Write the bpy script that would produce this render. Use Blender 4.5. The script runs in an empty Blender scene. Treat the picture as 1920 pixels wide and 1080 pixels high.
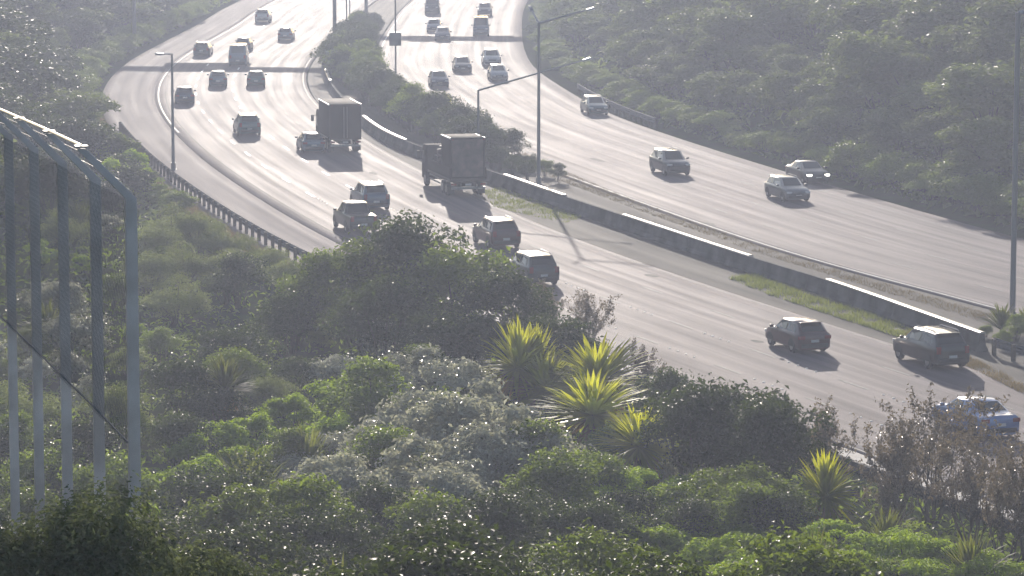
import bpy, bmesh, math, random
import numpy as np
from mathutils import Vector, Matrix

random.seed(7)
RNG = np.random.default_rng(7)
scene = bpy.context.scene
col = scene.collection

# ------------------------------------------------------------------ camera
F_PX = 6600.0                                  # focal length in pixels of the 1920 px wide photograph
PITCH = math.atan(870 / F_PX)
CAM_H = math.cos(PITCH) / 0.04
cd = bpy.data.cameras.new('camera'); cam = bpy.data.objects.new('camera', cd); col.objects.link(cam)
cd.sensor_width = 36.0; cd.lens = 36.0 * F_PX / 1920.0
cd.clip_start = 0.5; cd.clip_end = 6000
cam.location = (0, 0, CAM_H); cam.rotation_euler = (math.pi / 2 - PITCH, 0, 0)
scene.camera = cam

# ------------------------------------------------------------------ light
SUN_EL = math.radians(14.6); SUN_AZ = math.radians(-2.9)      # azimuth from +Y towards +X
world = bpy.data.worlds.new('World'); scene.world = world; world.use_nodes = True
wn = world.node_tree; bg = wn.nodes['Background']
sky = wn.nodes.new('ShaderNodeTexSky'); sky.sky_type = 'NISHITA'; sky.sun_disc = False
sky.sun_elevation = SUN_EL; sky.sun_rotation = SUN_AZ; sky.dust_density = 1.0; sky.altitude = 30
wn.links.new(sky.outputs[0], bg.inputs[0]); bg.inputs[1].default_value = 0.12
sd = bpy.data.lights.new('sun', 'SUN'); sd.energy = 4.6; sd.angle = math.radians(0.55); sd.color = (1.0, 0.90, 0.79)
sun = bpy.data.objects.new('sun', sd); col.objects.link(sun)
sdir = Vector((math.sin(SUN_AZ) * math.cos(SUN_EL), math.cos(SUN_AZ) * math.cos(SUN_EL), math.sin(SUN_EL)))
sun.rotation_euler = sdir.to_track_quat('Z', 'Y').to_euler(); sun.location = (0, 300, 120)
vs = scene.view_settings
vs.view_transform = 'Standard'; vs.look = 'None'; vs.gamma = 1.0; vs.use_curve_mapping = False
vs.exposure = 0.22
cy = scene.cycles
cy.use_denoising = True; cy.max_bounces = 4; cy.diffuse_bounces = 2; cy.glossy_bounces = 2
cy.transmission_bounces = 3; cy.transparent_max_bounces = 6; cy.volume_bounces = 0
cy.use_adaptive_sampling = True; cy.adaptive_threshold = 0.05
cy.sample_clamp_direct = 14.0; cy.sample_clamp_indirect = 4.0
HAZE_DENSITY = 0.00082; HAZE_G = 0.35

# ------------------------------------------------------------------ helpers
def at(x, y, z=0.0):
    """Ground point (at height z) seen at pixel x,y of the photograph."""
    u = (x - 960) / F_PX; v = (y - 540) / F_PX
    dy = math.cos(PITCH) - v * math.sin(PITCH); dz = -math.sin(PITCH) - v * math.cos(PITCH)
    t = (z - CAM_H) / dz
    return Vector((u * t, dy * t, z))

def ray(x, y):
    u = (x - 960) / F_PX; v = (y - 540) / F_PX
    dy = math.cos(PITCH) - v * math.sin(PITCH); dz = -math.sin(PITCH) - v * math.cos(PITCH)
    return u / dy, dz / dy                      # X and Z per metre of Y

def tag(o, label=None, cat=None, group=None, kind=None):
    if label: o['label'] = label
    if cat: o['category'] = cat
    if group: o['group'] = group
    if kind: o['kind'] = kind
    return o

def empty(name, loc=(0, 0, 0), rz=0.0):
    o = bpy.data.objects.new(name, None); o.empty_display_size = 0.3
    o.location = loc; o.rotation_euler = (0, 0, rz); col.objects.link(o); return o

def mesh_obj(name, me, parent=None):
    o = bpy.data.objects.new(name, me); col.objects.link(o)
    if parent is not None: o.parent = parent
    return o

def np_mesh(name, V, Fs, mat=None, smooth=False):
    me = bpy.data.meshes.new(name)
    V = np.asarray(V, dtype=np.float32); Fs = np.asarray(Fs, dtype=np.int32)
    k = Fs.shape[1]
    me.vertices.add(len(V)); me.vertices.foreach_set('co', V.ravel())
    me.loops.add(Fs.size); me.loops.foreach_set('vertex_index', Fs.ravel())
    me.polygons.add(len(Fs)); me.polygons.foreach_set('loop_start', np.arange(len(Fs), dtype=np.int32) * k)
    me.polygons.foreach_set('loop_total', np.full(len(Fs), k, dtype=np.int32))
    if smooth: me.polygons.foreach_set('use_smooth', np.ones(len(Fs), dtype=bool))
    me.update(calc_edges=True)
    if mat: me.materials.append(mat)
    return me

class MB:
    """Collects simple solids into one mesh."""
    def __init__(s): s.v = []; s.f = []
    def box(s, c, d, rot=None, taper=1.0):
        n = len(s.v)
        for k, (sx, sy, sz) in enumerate([(-1,-1,-1),(1,-1,-1),(1,1,-1),(-1,1,-1),(-1,-1,1),(1,-1,1),(1,1,1),(-1,1,1)]):
            t = taper if sz > 0 else 1.0
            p = Vector((sx * d[0] / 2 * t, sy * d[1] / 2 * t, sz * d[2] / 2))
            if rot is not None: p = rot @ p
            s.v.append(tuple(p + Vector(c)))
        s.f += [tuple(n + i for i in q) for q in [(0,3,2,1),(4,5,6,7),(0,1,5,4),(1,2,6,5),(2,3,7,6),(3,0,4,7)]]
        return s
    def tube(s, pts, r, seg=6, cap=True):
        pts = [Vector(p) for p in pts]
        rs = r if isinstance(r, (list, tuple)) else [r] * len(pts)
        n0 = len(s.v); up = Vector((0, 0, 1))
        for i, p in enumerate(pts):
            t = (pts[min(i + 1, len(pts) - 1)] - pts[max(i - 1, 0)]).normalized()
            a = t.cross(up) if abs(t.dot(up)) < 0.95 else t.cross(Vector((1, 0, 0)))
            a.normalize(); b = t.cross(a)
            for k in range(seg):
                an = 2 * math.pi * k / seg
                s.v.append(tuple(p + (a * math.cos(an) + b * math.sin(an)) * rs[i]))
        for i in range(len(pts) - 1):
            for k in range(seg):
                k2 = (k + 1) % seg
                s.f.append((n0 + i*seg + k, n0 + i*seg + k2, n0 + (i+1)*seg + k2, n0 + (i+1)*seg + k))
        if cap:
            s.f.append(tuple(n0 + k for k in range(seg))[::-1])
            s.f.append(tuple(n0 + (len(pts)-1)*seg + k for k in range(seg)))
        return s
    def poly(s, pts):
        n = len(s.v); s.v += [tuple(p) for p in pts]; s.f.append(tuple(range(n, n + len(pts)))); return s
    def lathe(s, prof, seg=18, axis='y', off=(0, 0, 0)):
        n0 = len(s.v)
        for (r, h) in prof:
            for k in range(seg):
                an = 2 * math.pi * k / seg
                if axis == 'y': p = (r * math.cos(an), h, r * math.sin(an))
                else: p = (r * math.cos(an), r * math.sin(an), h)
                s.v.append((p[0] + off[0], p[1] + off[1], p[2] + off[2]))
        for i in range(len(prof) - 1):
            for k in range(seg):
                k2 = (k + 1) % seg
                s.f.append((n0 + i*seg + k, n0 + i*seg + k2, n0 + (i+1)*seg + k2, n0 + (i+1)*seg + k))
        s.f.append(tuple(n0 + k for k in range(seg))[::-1])
        s.f.append(tuple(n0 + (len(prof)-1)*seg + k for k in range(seg)))
        return s
    def mesh(s, name, mat=None, smooth=False, fix=True, bevel=0.0, angle=35):
        me = bpy.data.meshes.new(name); me.from_pydata(s.v, [], s.f)
        bm = bmesh.new(); bm.from_mesh(me)
        if fix: bmesh.ops.recalc_face_normals(bm, faces=bm.faces)
        if bevel > 0:
            bmesh.ops.bevel(bm, geom=bm.edges[:] , offset=bevel, segments=2, affect='EDGES', profile=0.5)
        bm.to_mesh(me); bm.free()
        if smooth or bevel > 0:
            me.polygons.foreach_set('use_smooth', np.ones(len(me.polygons), dtype=bool))
            me.set_sharp_from_angle(angle=math.radians(angle))
        me.update()
        if mat: me.materials.append(mat)
        return me
    def build(s, name, mat=None, parent=None, **k):
        return mesh_obj(name, s.mesh(name, mat, **k), parent)

# ------------------------------------------------------------------ materials
def new_mat(name):
    m = bpy.data.materials.new(name); m.use_nodes = True
    return m, m.node_tree, m.node_tree.nodes['Principled BSDF']

def plain(name, c, rough=0.5, metal=0.0, spec=0.5, coat=0.0, noise=None, bump=0.0, bscale=40.0):
    m, nt, b = new_mat(name)
    b.inputs['Base Color'].default_value = (*c, 1); b.inputs['Roughness'].default_value = rough
    b.inputs['Metallic'].default_value = metal; b.inputs['Specular IOR Level'].default_value = spec
    b.inputs['Coat Weight'].default_value = coat; b.inputs['Coat Roughness'].default_value = 0.06
    if noise or bump:
        tc = nt.nodes.new('ShaderNodeTexCoord'); n = nt.nodes.new('ShaderNodeTexNoise')
        n.inputs['Scale'].default_value = noise[1] if noise else bscale; n.inputs['Detail'].default_value = 5
        nt.links.new(tc.outputs['Object'], n.inputs['Vector'])
        if noise:
            mx = nt.nodes.new('ShaderNodeMix'); mx.data_type = 'RGBA'
            mx.inputs[6].default_value = (*c, 1); mx.inputs[7].default_value = (*noise[0], 1)
            rp = nt.nodes.new('ShaderNodeMapRange'); rp.inputs[1].default_value = 0.35; rp.inputs[2].default_value = 0.65
            nt.links.new(n.outputs[0], rp.inputs[0]); nt.links.new(rp.outputs[0], mx.inputs[0])
            nt.links.new(mx.outputs[2], b.inputs['Base Color'])
        if bump:
            bp = nt.nodes.new('ShaderNodeBump'); bp.inputs['Strength'].default_value = bump; bp.inputs['Distance'].default_value = 0.02
            nt.links.new(n.outputs[0], bp.inputs['Height']); nt.links.new(bp.outputs[0], b.inputs['Normal'])
    return m

def road_mat(name, c1, c2, rough, streak=1.0, tint=(1, 1, 1), lane=3.5):
    """Asphalt with wheel-path streaks that follow the lanes (attributes lat / along) and stone texture."""
    m, nt, b = new_mat(name); N = nt.nodes; L = nt.links
    def attr(a):
        n = N.new('ShaderNodeAttribute'); n.attribute_name = a; return n.outputs['Fac']
    def math_(op, a, b_=None, c=None):
        n = N.new('ShaderNodeMath'); n.operation = op
        for i, x in enumerate((a, b_, c)):
            if x is None: continue
            if isinstance(x, (int, float)): n.inputs[i].default_value = x
            else: L.new(x, n.inputs[i])
        return n.outputs[0]
    lat = attr('lat'); alo = attr('along')
    cx = N.new('ShaderNodeCombineXYZ'); L.new(math_('MULTIPLY', lat, 1.3), cx.inputs[0]); L.new(math_('MULTIPLY', alo, 0.012), cx.inputs[1])
    n1 = N.new('ShaderNodeTexNoise'); n1.inputs['Scale'].default_value = 1.6; n1.inputs['Detail'].default_value = 4; n1.inputs['Roughness'].default_value = 0.6
    L.new(cx.outputs[0], n1.inputs['Vector'])
    # wheel paths: twice per lane
    w = math_('COSINE', math_('MULTIPLY', lat, 2 * math.pi * 2 / lane))
    w = math_('MULTIPLY_ADD', w, 0.11 * streak, 0.0)
    cx2 = N.new('ShaderNodeCombineXYZ'); L.new(math_('MULTIPLY', lat, 0.5), cx2.inputs[0]); L.new(math_('MULTIPLY', alo, 0.06), cx2.inputs[1])
    n2 = N.new('ShaderNodeTexNoise'); n2.inputs['Scale'].default_value = 1.0; n2.inputs['Detail'].default_value = 5
    L.new(cx2.outputs[0], n2.inputs['Vector'])
    tc = N.new('ShaderNodeTexCoord')
    n3 = N.new('ShaderNodeTexNoise'); n3.inputs['Scale'].default_value = 9; n3.inputs['Detail'].default_value = 6; n3.inputs['Roughness'].default_value = 0.8
    L.new(tc.outputs['Object'], n3.inputs['Vector'])
    t = math_('ADD', math_('MULTIPLY_ADD', n1.outputs[0], 1.6 * streak, -0.8 * streak + 0.5), w)
    t = math_('ADD', t, math_('MULTIPLY_ADD', n2.outputs[0], 0.8, -0.4))
    t = math_('ADD', t, math_('MULTIPLY_ADD', n3.outputs[0], 0.5, -0.25))
    mx = N.new('ShaderNodeMix'); mx.data_type = 'RGBA'; mx.clamp_factor = True
    mx.inputs[6].default_value = (*c1, 1); mx.inputs[7].default_value = (*c2, 1)
    L.new(t, mx.inputs[0]); L.new(mx.outputs[2], b.inputs['Base Color'])
    L.new(math_('MULTIPLY_ADD', t, -0.16, rough + 0.08), b.inputs['Roughness']); b.inputs['Specular IOR Level'].default_value = 0.09
    vo = N.new('ShaderNodeTexVoronoi'); vo.inputs['Scale'].default_value = 45
    L.new(tc.outputs['Object'], vo.inputs['Vector'])
    bp = N.new('ShaderNodeBump'); bp.inputs['Strength'].default_value = 0.35; bp.inputs['Distance'].default_value = 0.006
    L.new(vo.outputs['Distance'], bp.inputs['Height']); L.new(bp.outputs[0], b.inputs['Normal'])
    return m

def leaf_mat(name, dark, light, glow, rough=0.32, trans=0.4, spec=0.5, hue=0.5):
    m, nt, b = new_mat(name); N = nt.nodes; L = nt.links
    geo = N.new('ShaderNodeNewGeometry'); oi = N.new('ShaderNodeObjectInfo')
    ad = N.new('ShaderNodeMath'); ad.operation = 'MULTIPLY_ADD'; ad.inputs[1].default_value = 1 - hue
    mu = N.new('ShaderNodeMath'); mu.operation = 'MULTIPLY'; mu.inputs[1].default_value = hue
    L.new(oi.outputs['Random'], mu.inputs[0]); L.new(geo.outputs['Random Per Island'], ad.inputs[0]); L.new(mu.outputs[0], ad.inputs[2])
    mx = N.new('ShaderNodeMix'); mx.data_type = 'RGBA'
    mx.inputs[6].default_value = (*dark, 1); mx.inputs[7].default_value = (*light, 1)
    L.new(ad.outputs[0], mx.inputs[0]); L.new(mx.outputs[2], b.inputs['Base Color'])
    b.inputs['Roughness'].default_value = rough; b.inputs['Specular IOR Level'].default_value = spec
    tr = N.new('ShaderNodeBsdfTranslucent')
    m2 = N.new('ShaderNodeMix'); m2.data_type = 'RGBA'
    m2.inputs[6].default_value = (*[0.5 * g for g in glow], 1); m2.inputs[7].default_value = (*glow, 1)
    L.new(ad.outputs[0], m2.inputs[0]); L.new(m2.outputs[2], tr.inputs['Color'])
    ms = N.new('ShaderNodeMixShader'); ms.inputs[0].default_value = trans
    L.new(b.outputs[0], ms.inputs[1]); L.new(tr.outputs[0], ms.inputs[2])
    L.new(ms.outputs[0], N['Material Output'].inputs['Surface'])
    return m

M = {}
M['asphalt'] = road_mat('asphalt', (0.080, 0.064, 0.070), (0.215, 0.170, 0.184), 0.75, 0.85)
M['shoulder'] = road_mat('shoulder_seal', (0.07, 0.064, 0.062), (0.14, 0.13, 0.12), 0.78, 0.5)
M['verge'] = road_mat('chip_verge', (0.17, 0.143, 0.143), (0.29, 0.24, 0.24), 0.85, 0.8)
M['median'] = road_mat('median_seal', (0.045, 0.042, 0.036), (0.12, 0.108, 0.09), 0.85, 0.6)
M['paint'] = plain('road_paint', (0.62, 0.61, 0.59), 0.7, spec=0.2, noise=((0.35, 0.34, 0.33), 3.0))
M['bright_paint'] = plain('fresh_road_paint', (0.80, 0.79, 0.77), 0.6, spec=0.3)
M['worn_paint'] = plain('worn_road_paint', (0.20, 0.19, 0.19), 0.75, spec=0.2, noise=((0.10, 0.095, 0.095), 1.1))
M['patch'] = plain('repair_seal', (0.035, 0.033, 0.034), 0.8, spec=0.1, noise=((0.075, 0.07, 0.07), 2.0))
M['rail'] = plain('weathered_rail', (0.17, 0.175, 0.19), 0.8, metal=0.2, spec=0.15, noise=((0.11, 0.112, 0.12), 4.0))
M['concrete'] = plain('concrete', (0.13, 0.125, 0.12), 0.95, spec=0.05, noise=((0.05, 0.048, 0.046), 0.7), bump=0.3)
M['kerb'] = plain('kerb_concrete', (0.36, 0.34, 0.33), 0.75, noise=((0.24, 0.23, 0.22), 1.5), bump=0.3)
M['galv'] = plain('galvanised_steel', (0.52, 0.53, 0.55), 0.28, metal=1.0, noise=((0.36, 0.37, 0.39), 6.0))
M['galv_dull'] = plain('dull_galvanised_steel', (0.36, 0.37, 0.39), 0.42, metal=0.9, noise=((0.25, 0.26, 0.28), 8.0))
M['timber'] = plain('timber_post', (0.16, 0.13, 0.10), 0.8, noise=((0.09, 0.075, 0.06), 9.0))
M['pole'] = plain('painted_pole', (0.24, 0.25, 0.27), 0.4, metal=0.5)
M['fence'] = plain('fence_post_paint', (0.72, 0.66, 0.70), 0.7, metal=0.0, noise=((0.52, 0.46, 0.48), 2.0), bump=0.2)  # pale tone carries the haze and flare veil over the posts
M['wire'] = plain('fence_wire', (0.10, 0.105, 0.12), 0.55, metal=0.3)
M['dull_rail'] = plain('dull_rail', (0.20, 0.20, 0.22), 0.95, spec=0.0)
M['sign_back'] = plain('sign_back', (0.14, 0.15, 0.17), 0.45, metal=0.4)
M['sign_face'] = plain('sign_face', (0.03, 0.17, 0.08), 0.5)
M['soil'] = plain('soil', (0.045, 0.042, 0.028), 1.0, spec=0.0, noise=((0.05, 0.07, 0.025), 0.6), bump=0.5, bscale=3)
M['glass'] = plain('tinted_glass', (0.012, 0.014, 0.017), 0.08, spec=0.8)
M['tyre'] = plain('tyre', (0.02, 0.02, 0.021), 0.8)
M['rim'] = plain('alloy_rim', (0.32, 0.33, 0.34), 0.35, metal=0.8)
M['trim'] = plain('black_trim', (0.022, 0.022, 0.024), 0.55)
M['tail'] = plain('tail_lens', (0.22, 0.012, 0.012), 0.2)
M['head'] = plain('head_lens', (0.65, 0.66, 0.68), 0.12)
M['lit_lamp'] = plain('lit_lamp', (0.8, 0.8, 0.78), 0.2); M['lit_lamp'].node_tree.nodes['Principled BSDF'].inputs['Emission Color'].default_value = (1, 0.95, 0.85, 1); M['lit_lamp'].node_tree.nodes['Principled BSDF'].inputs['Emission Strength'].default_value = 6.0
M['plate'] = plain('number_plate', (0.62, 0.62, 0.60), 0.4)
M['lamp_glass'] = plain('lamp_glass', (0.7, 0.7, 0.68), 0.3)
M['bark'] = plain('bark', (0.11, 0.088, 0.068), 0.9, noise=((0.06, 0.05, 0.04), 7.0), bump=0.4)
M['tarp'] = plain('tarpaulin', (0.30, 0.30, 0.31), 0.5, noise=((0.2, 0.2, 0.21), 3.0))
M['load'] = plain('load', (0.14, 0.10, 0.09), 0.8, noise=((0.05, 0.04, 0.04), 2.0))
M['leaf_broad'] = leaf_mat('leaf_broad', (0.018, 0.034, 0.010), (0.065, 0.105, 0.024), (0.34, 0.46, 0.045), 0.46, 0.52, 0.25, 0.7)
M['leaf_dark'] = leaf_mat('leaf_dark', (0.012, 0.021, 0.009), (0.040, 0.060, 0.020), (0.14, 0.20, 0.03), 0.5, 0.36, 0.25, 0.6)  # darker copy of the broad leaf; shade of the dark masses put into its colour
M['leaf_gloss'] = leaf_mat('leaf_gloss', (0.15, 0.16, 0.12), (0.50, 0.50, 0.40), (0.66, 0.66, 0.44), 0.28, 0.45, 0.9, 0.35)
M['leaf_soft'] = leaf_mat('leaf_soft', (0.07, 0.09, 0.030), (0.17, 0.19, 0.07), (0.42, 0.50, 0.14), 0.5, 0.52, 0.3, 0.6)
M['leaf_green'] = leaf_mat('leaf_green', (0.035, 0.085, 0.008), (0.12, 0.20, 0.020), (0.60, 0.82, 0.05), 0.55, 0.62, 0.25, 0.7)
M['leaf_sparse'] = leaf_mat('leaf_sparse', (0.075, 0.066, 0.05), (0.19, 0.15, 0.115), (0.36, 0.29, 0.18), 0.32, 0.35, 0.6)
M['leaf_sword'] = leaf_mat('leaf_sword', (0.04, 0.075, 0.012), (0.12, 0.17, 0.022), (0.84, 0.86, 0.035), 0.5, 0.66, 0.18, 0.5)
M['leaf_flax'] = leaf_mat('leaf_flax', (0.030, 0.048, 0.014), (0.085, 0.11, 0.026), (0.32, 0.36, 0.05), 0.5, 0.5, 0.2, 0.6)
M['leaf_near'] = leaf_mat('leaf_near', (0.09, 0.11, 0.085), (0.16, 0.18, 0.13), (0.30, 0.36, 0.14), 0.75, 0.35, 0.1, 0.5)  # paler, greyer leaf: haze over the near bush put into its colour
M['leaf_dry'] = leaf_mat('leaf_dry', (0.15, 0.10, 0.045), (0.26, 0.18, 0.07), (0.45, 0.26, 0.06), 0.4, 0.5)
M['leaf_hill'] = leaf_mat('leaf_hill', (0.022, 0.042, 0.014), (0.085, 0.115, 0.034), (0.30, 0.38, 0.08), 0.55, 0.5, 0.3, 0.7)
M['grass'] = leaf_mat('grass_blade', (0.08, 0.12, 0.018), (0.21, 0.22, 0.045), (0.40, 0.46, 0.07), 0.6, 0.5, 0.2, 0.0)
M['dry_grass'] = leaf_mat('dry_grass_blade', (0.15, 0.12, 0.05), (0.26, 0.20, 0.09), (0.30, 0.23, 0.09), 0.6, 0.5)

# ------------------------------------------------------------------ road alignments (metres)
def catmull(P, step=3.0):
    P = [np.array(p, float) for p in P]; out = []
    P = [2 * P[0] - P[1]] + P + [2 * P[-1] - P[-2]]
    for i in range(1, len(P) - 2):
        a, b, c, d = P[i-1], P[i], P[i+1], P[i+2]
        n = max(2, int(np.linalg.norm(c - b) / step))
        for k in range(n):
            t = k / n
            out.append(0.5 * ((2*b) + (-a + c)*t + (2*a - 5*b + 4*c - d)*t*t + (-a + 3*b - 3*c + d)*t**3))
    out.append(P[-2]); out = np.array(out)
    return out

def smooth_line(A, n=6):
    A = A.copy()
    for _ in range(n):
        A[1:-1] = 0.25 * A[:-2] + 0.5 * A[1:-1] + 0.25 * A[2:]
    return A

class Line:
    def __init__(s, P, step=3.0, sm=8):
        s.P = smooth_line(catmull(P, step), sm)
        d = np.gradient(s.P, axis=0); d /= np.linalg.norm(d, axis=1)[:, None]
        s.T = d; s.Nr = np.stack([d[:, 1], -d[:, 0]], 1)            # right-hand normal
        s.S = np.concatenate([[0], np.cumsum(np.linalg.norm(np.diff(s.P, axis=0), axis=1))])
    def near(s, x, y):
        d = (s.P[:, 0] - x) ** 2 + (s.P[:, 1] - y) ** 2; i = int(np.argmin(d))
        lat = (x - s.P[i, 0]) * s.Nr[i, 0] + (y - s.P[i, 1]) * s.Nr[i, 1]
        return i, lat
    def pt(s, d, lat=0.0):
        x = np.interp(d, s.S, s.P[:, 0]); y = np.interp(d, s.S, s.P[:, 1])
        nx = np.interp(d, s.S, s.Nr[:, 0]); ny = np.interp(d, s.S, s.Nr[:, 1])
        return x + nx * lat, y + ny * lat, nx, ny

LC = Line([(70, 40), (48, 78), (36, 102), (24.6, 129.5), (13.4, 159.8), (3.6, 187.5), (-5, 215.7), (-15.4, 259.8), (-23.2, 303.6), (-27.0, 338.2),
           (-28.3, 370), (-28.0, 400), (-27.2, 440), (-27.0, 478), (-25, 540), (-20, 640), (-12, 760)])
RC = Line([(80, 60), (62, 100), (48, 138), (39.5, 160.5), (31.6, 182.8), (22.6, 207.1), (11.3, 249), (2.6, 286.6), (-1.0, 307), (-4.4, 336.8), (-6.4, 359),
           (-7.2, 379.4), (-7.6, 413), (-7.2, 477), (-5, 540), (0, 640), (8, 760)])
LHW, RHW = 7.2, 7.6

def corridor(x, y):
    il, ll = LC.near(x, y); ir, lr = RC.near(x, y)
    return ll, lr

HILL = ([-200, 0, 20, 28, 37, 45, 60, 80, 100, 120, 138, 170], [16, 19.3, 18.2, 17.0, 15.0, 12.6, 8.8, 5.2, 2.4, 0.5, 0.0, 0.0])
def bumps(x, y):
    return 0.35 * math.sin(x * 0.23 + 1.3) * math.sin(y * 0.17) + 0.22 * math.sin(x * 0.61 + y * 0.37) + 0.15 * math.sin(x * 1.1 - y * 0.9)
def sstep(a, b, t):
    t = min(1, max(0, (t - a) / (b - a))); return t * t * (3 - 2 * t)
def terrain(x, y):
    ll, lr = corridor(x, y)
    eL = -ll - 12.5
    nearf = sstep(195, 150, y)
    eN = -ll - 9.2                                     # camera side: the bank begins right behind the kerb
    eR = lr - 10.5
    z = -0.18
    if ll < 0 and (eL > 0 or nearf > 0):
        if nearf > 0 and eN > 0:
            hz = float(np.interp(y, HILL[0], HILL[1]))
            zn = (hz + bumps(x, y) * 0.6 + 0.25) * sstep(0, 5, eN)
            z = max(z, -0.18 + nearf * zn)
        if eL > 0:
            farf = sstep(225, 300, y)
            zf = farf * min(26.0, 0.40 * max(0, eL - 1.5)) + (0.35 + 0.5 * bumps(x, y)) * sstep(0, 6, eL) * (1 - nearf)
            z = max(z, -0.18 + zf + 0.05 * sstep(0, 4, eL) - (1 - farf) * 0.02 * min(eL, 40))
    elif lr > 0 and eR > 0:
        z = -0.18 + min(30.0, 0.34 * max(0, eR - 1.0) ** 1.03) + (0.3 + bumps(x, y)) * sstep(0, 6, eR)
    return z

# ------------------------------------------------------------------ ground
xs = np.concatenate([np.linspace(-460, -120, 14)[:-1], np.arange(-120, 121, 2.5), np.linspace(120, 460, 14)[1:]])
ys = np.concatenate([np.linspace(-120, 16, 10)[:-1], np.arange(16, 520, 2.5), np.linspace(520, 900, 30)[1:]])
V = np.array([(x, y, terrain(x, y)) for y in ys for x in xs])
nx = len(xs)
Fq = np.array([(j*nx+i, j*nx+i+1, (j+1)*nx+i+1, (j+1)*nx+i) for j in range(len(ys)-1) for i in range(nx-1)])
tag(mesh_obj('ground', np_mesh('ground', V, Fq, M['soil'], True)), kind='structure')

def ribbon(name, line, l0, l1, z, mat, y0=None, y1=None, div=8, thick=0.0, parent=None, kind=None, lat0=0.0):
    P, N, S = line.P, line.Nr, line.S
    ok = np.ones(len(P), bool)
    if y0 is not None: ok &= P[:, 1] >= y0
    if y1 is not None: ok &= P[:, 1] <= y1
    P, N, S = P[ok], N[ok], S[ok]; n = len(P)
    lats = np.linspace(l0, l1, div + 1); V = []; la = []; al = []
    for i in range(n):
        for l in lats:
            V.append((P[i, 0] + N[i, 0]*l, P[i, 1] + N[i, 1]*l, z)); la.append(l - lat0); al.append(S[i])
    k = div + 1
    Fq = [(i*k+j+1, i*k+j, (i+1)*k+j, (i+1)*k+j+1) for i in range(n-1) for j in range(div)]
    Fq = [q[::-1] for q in Fq]
    if thick:
        m = len(V)
        for i in range(n):
            for l in (l0, l1):
                V.append((P[i, 0] + N[i, 0]*l, P[i, 1] + N[i, 1]*l, z - thick)); la.append(l - lat0); al.append(S[i])
        for i in range(n-1):
            Fq.append((i*k, (i+1)*k, m+(i+1)*2, m+i*2)); Fq.append((i*k+div, m+i*2+1, m+(i+1)*2+1, (i+1)*k+div))
    me = np_mesh(name, V, Fq, mat)
    for nm, arr in (('lat', la), ('along', al)):
        a = me.attributes.new(nm, 'FLOAT', 'POINT'); a.data.foreach_set('value', np.array(arr, np.float32))
    o = mesh_obj(name, me, parent)
    if kind: o['kind'] = kind
    return o

road_l = ribbon('road_left', LC, -LHW, LHW, 0.0, M['asphalt'], thick=0.3, div=12, kind='structure')
road_r = ribbon('road_right', RC, -RHW, RHW + 1.2, 0.0, M['asphalt'], thick=0.3, div=12, kind='structure')
ribbon('verge_left', LC, -12.0, -LHW, -0.004, M['verge'], y0=185, thick=0.28, div=6, kind='structure', lat0=-9.5)
ribbon('kerb_channel', LC, -8.5, -LHW, 0.004, M['kerb'], y1=188, thick=0.3, div=2, kind='structure')
# near kerb: upstand behind the channel, in lengths
kerb = empty('kerb', (0, 0, 0)); tag(kerb, kind='structure')
d = LC.S[np.argmax(LC.P[:, 1] > 100)]
while LC.pt(d)[1] < 187:
    x0, y0, _, _ = LC.pt(d, -8.62); x1, y1, _, _ = LC.pt(d + 2.97, -8.62)
    mb = MB(); a = math.atan2(y1 - y0, x1 - x0)
    mb.box(((x0+x1)/2, (y0+y1)/2, 0.02), (math.hypot(x1-x0, y1-y0), 0.2, 0.36), Matrix.Rotation(a, 3, 'Z'))
    mb.build('kerb_stone', M['concrete'], kerb, bevel=0.02); d += 3.0
# median sheet between the two carriageways
V = []; la = []; al = []; rows = 0
for y in np.arange(60, 720, 3.0):
    xl = np.interp(y, LC.P[:, 1], LC.P[:, 0] + LC.Nr[:, 0]*LHW); xr = np.interp(y, RC.P[:, 1], RC.P[:, 0] - RC.Nr[:, 0]*RHW)
    xl += 0.2; xr -= 0.2
    for k in range(7):
        t = k / 6; V.append((xl + (xr - xl)*t, y, -0.02)); la.append(t * 8); al.append(y)
    rows += 1
Fq = [(j*7+i, j*7+i+1, (j+1)*7+i+1, (j+1)*7+i) for j in range(rows-1) for i in range(6)]
me = np_mesh('median_strip', V, Fq, M['median'])
for nm, arr in (('lat', la), ('along', al)):
    me.attributes.new(nm, 'FLOAT', 'POINT').data.foreach_set('value', np.array(arr, np.float32))
tag(mesh_obj('median_strip', me), kind='structure')

# painted markings: continuous edge lines, dashes 3 m long every 10 m
def edge(line, lat, mat, parent, **k):
    return ribbon('edge_line', line, lat - 0.07, lat + 0.07, 0.006, mat, div=1, parent=parent, **k)
edge(LC, -LHW + 0.35, M['paint'], road_l, y0=285); edge(LC, -LHW + 0.35, M['worn_paint'], road_l, y1=190)
edge(LC, LHW - 0.3, M['worn_paint'], road_l)
edge(RC, -RHW + 0.5, M['paint'], road_r); edge(RC, RHW - 0.6, M['worn_paint'], road_r)
ribbon('crack_seal', LC, -LHW + 0.95, -LHW + 1.06, 0.005, M['patch'], y0=195, y1=330, div=1, parent=road_l)
dash = MB(); dash.box((0, 0, 0.004), (3.0, 0.17, 0.005)); dm = dash.mesh('lane_dash', M['bright_paint']); dw = dash.mesh('lane_dash', M['worn_paint'])
stud = MB().box((0, 0, 0.012), (0.13, 0.13, 0.024), None, 0.6).mesh('road_stud', M['bright_paint'])
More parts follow.
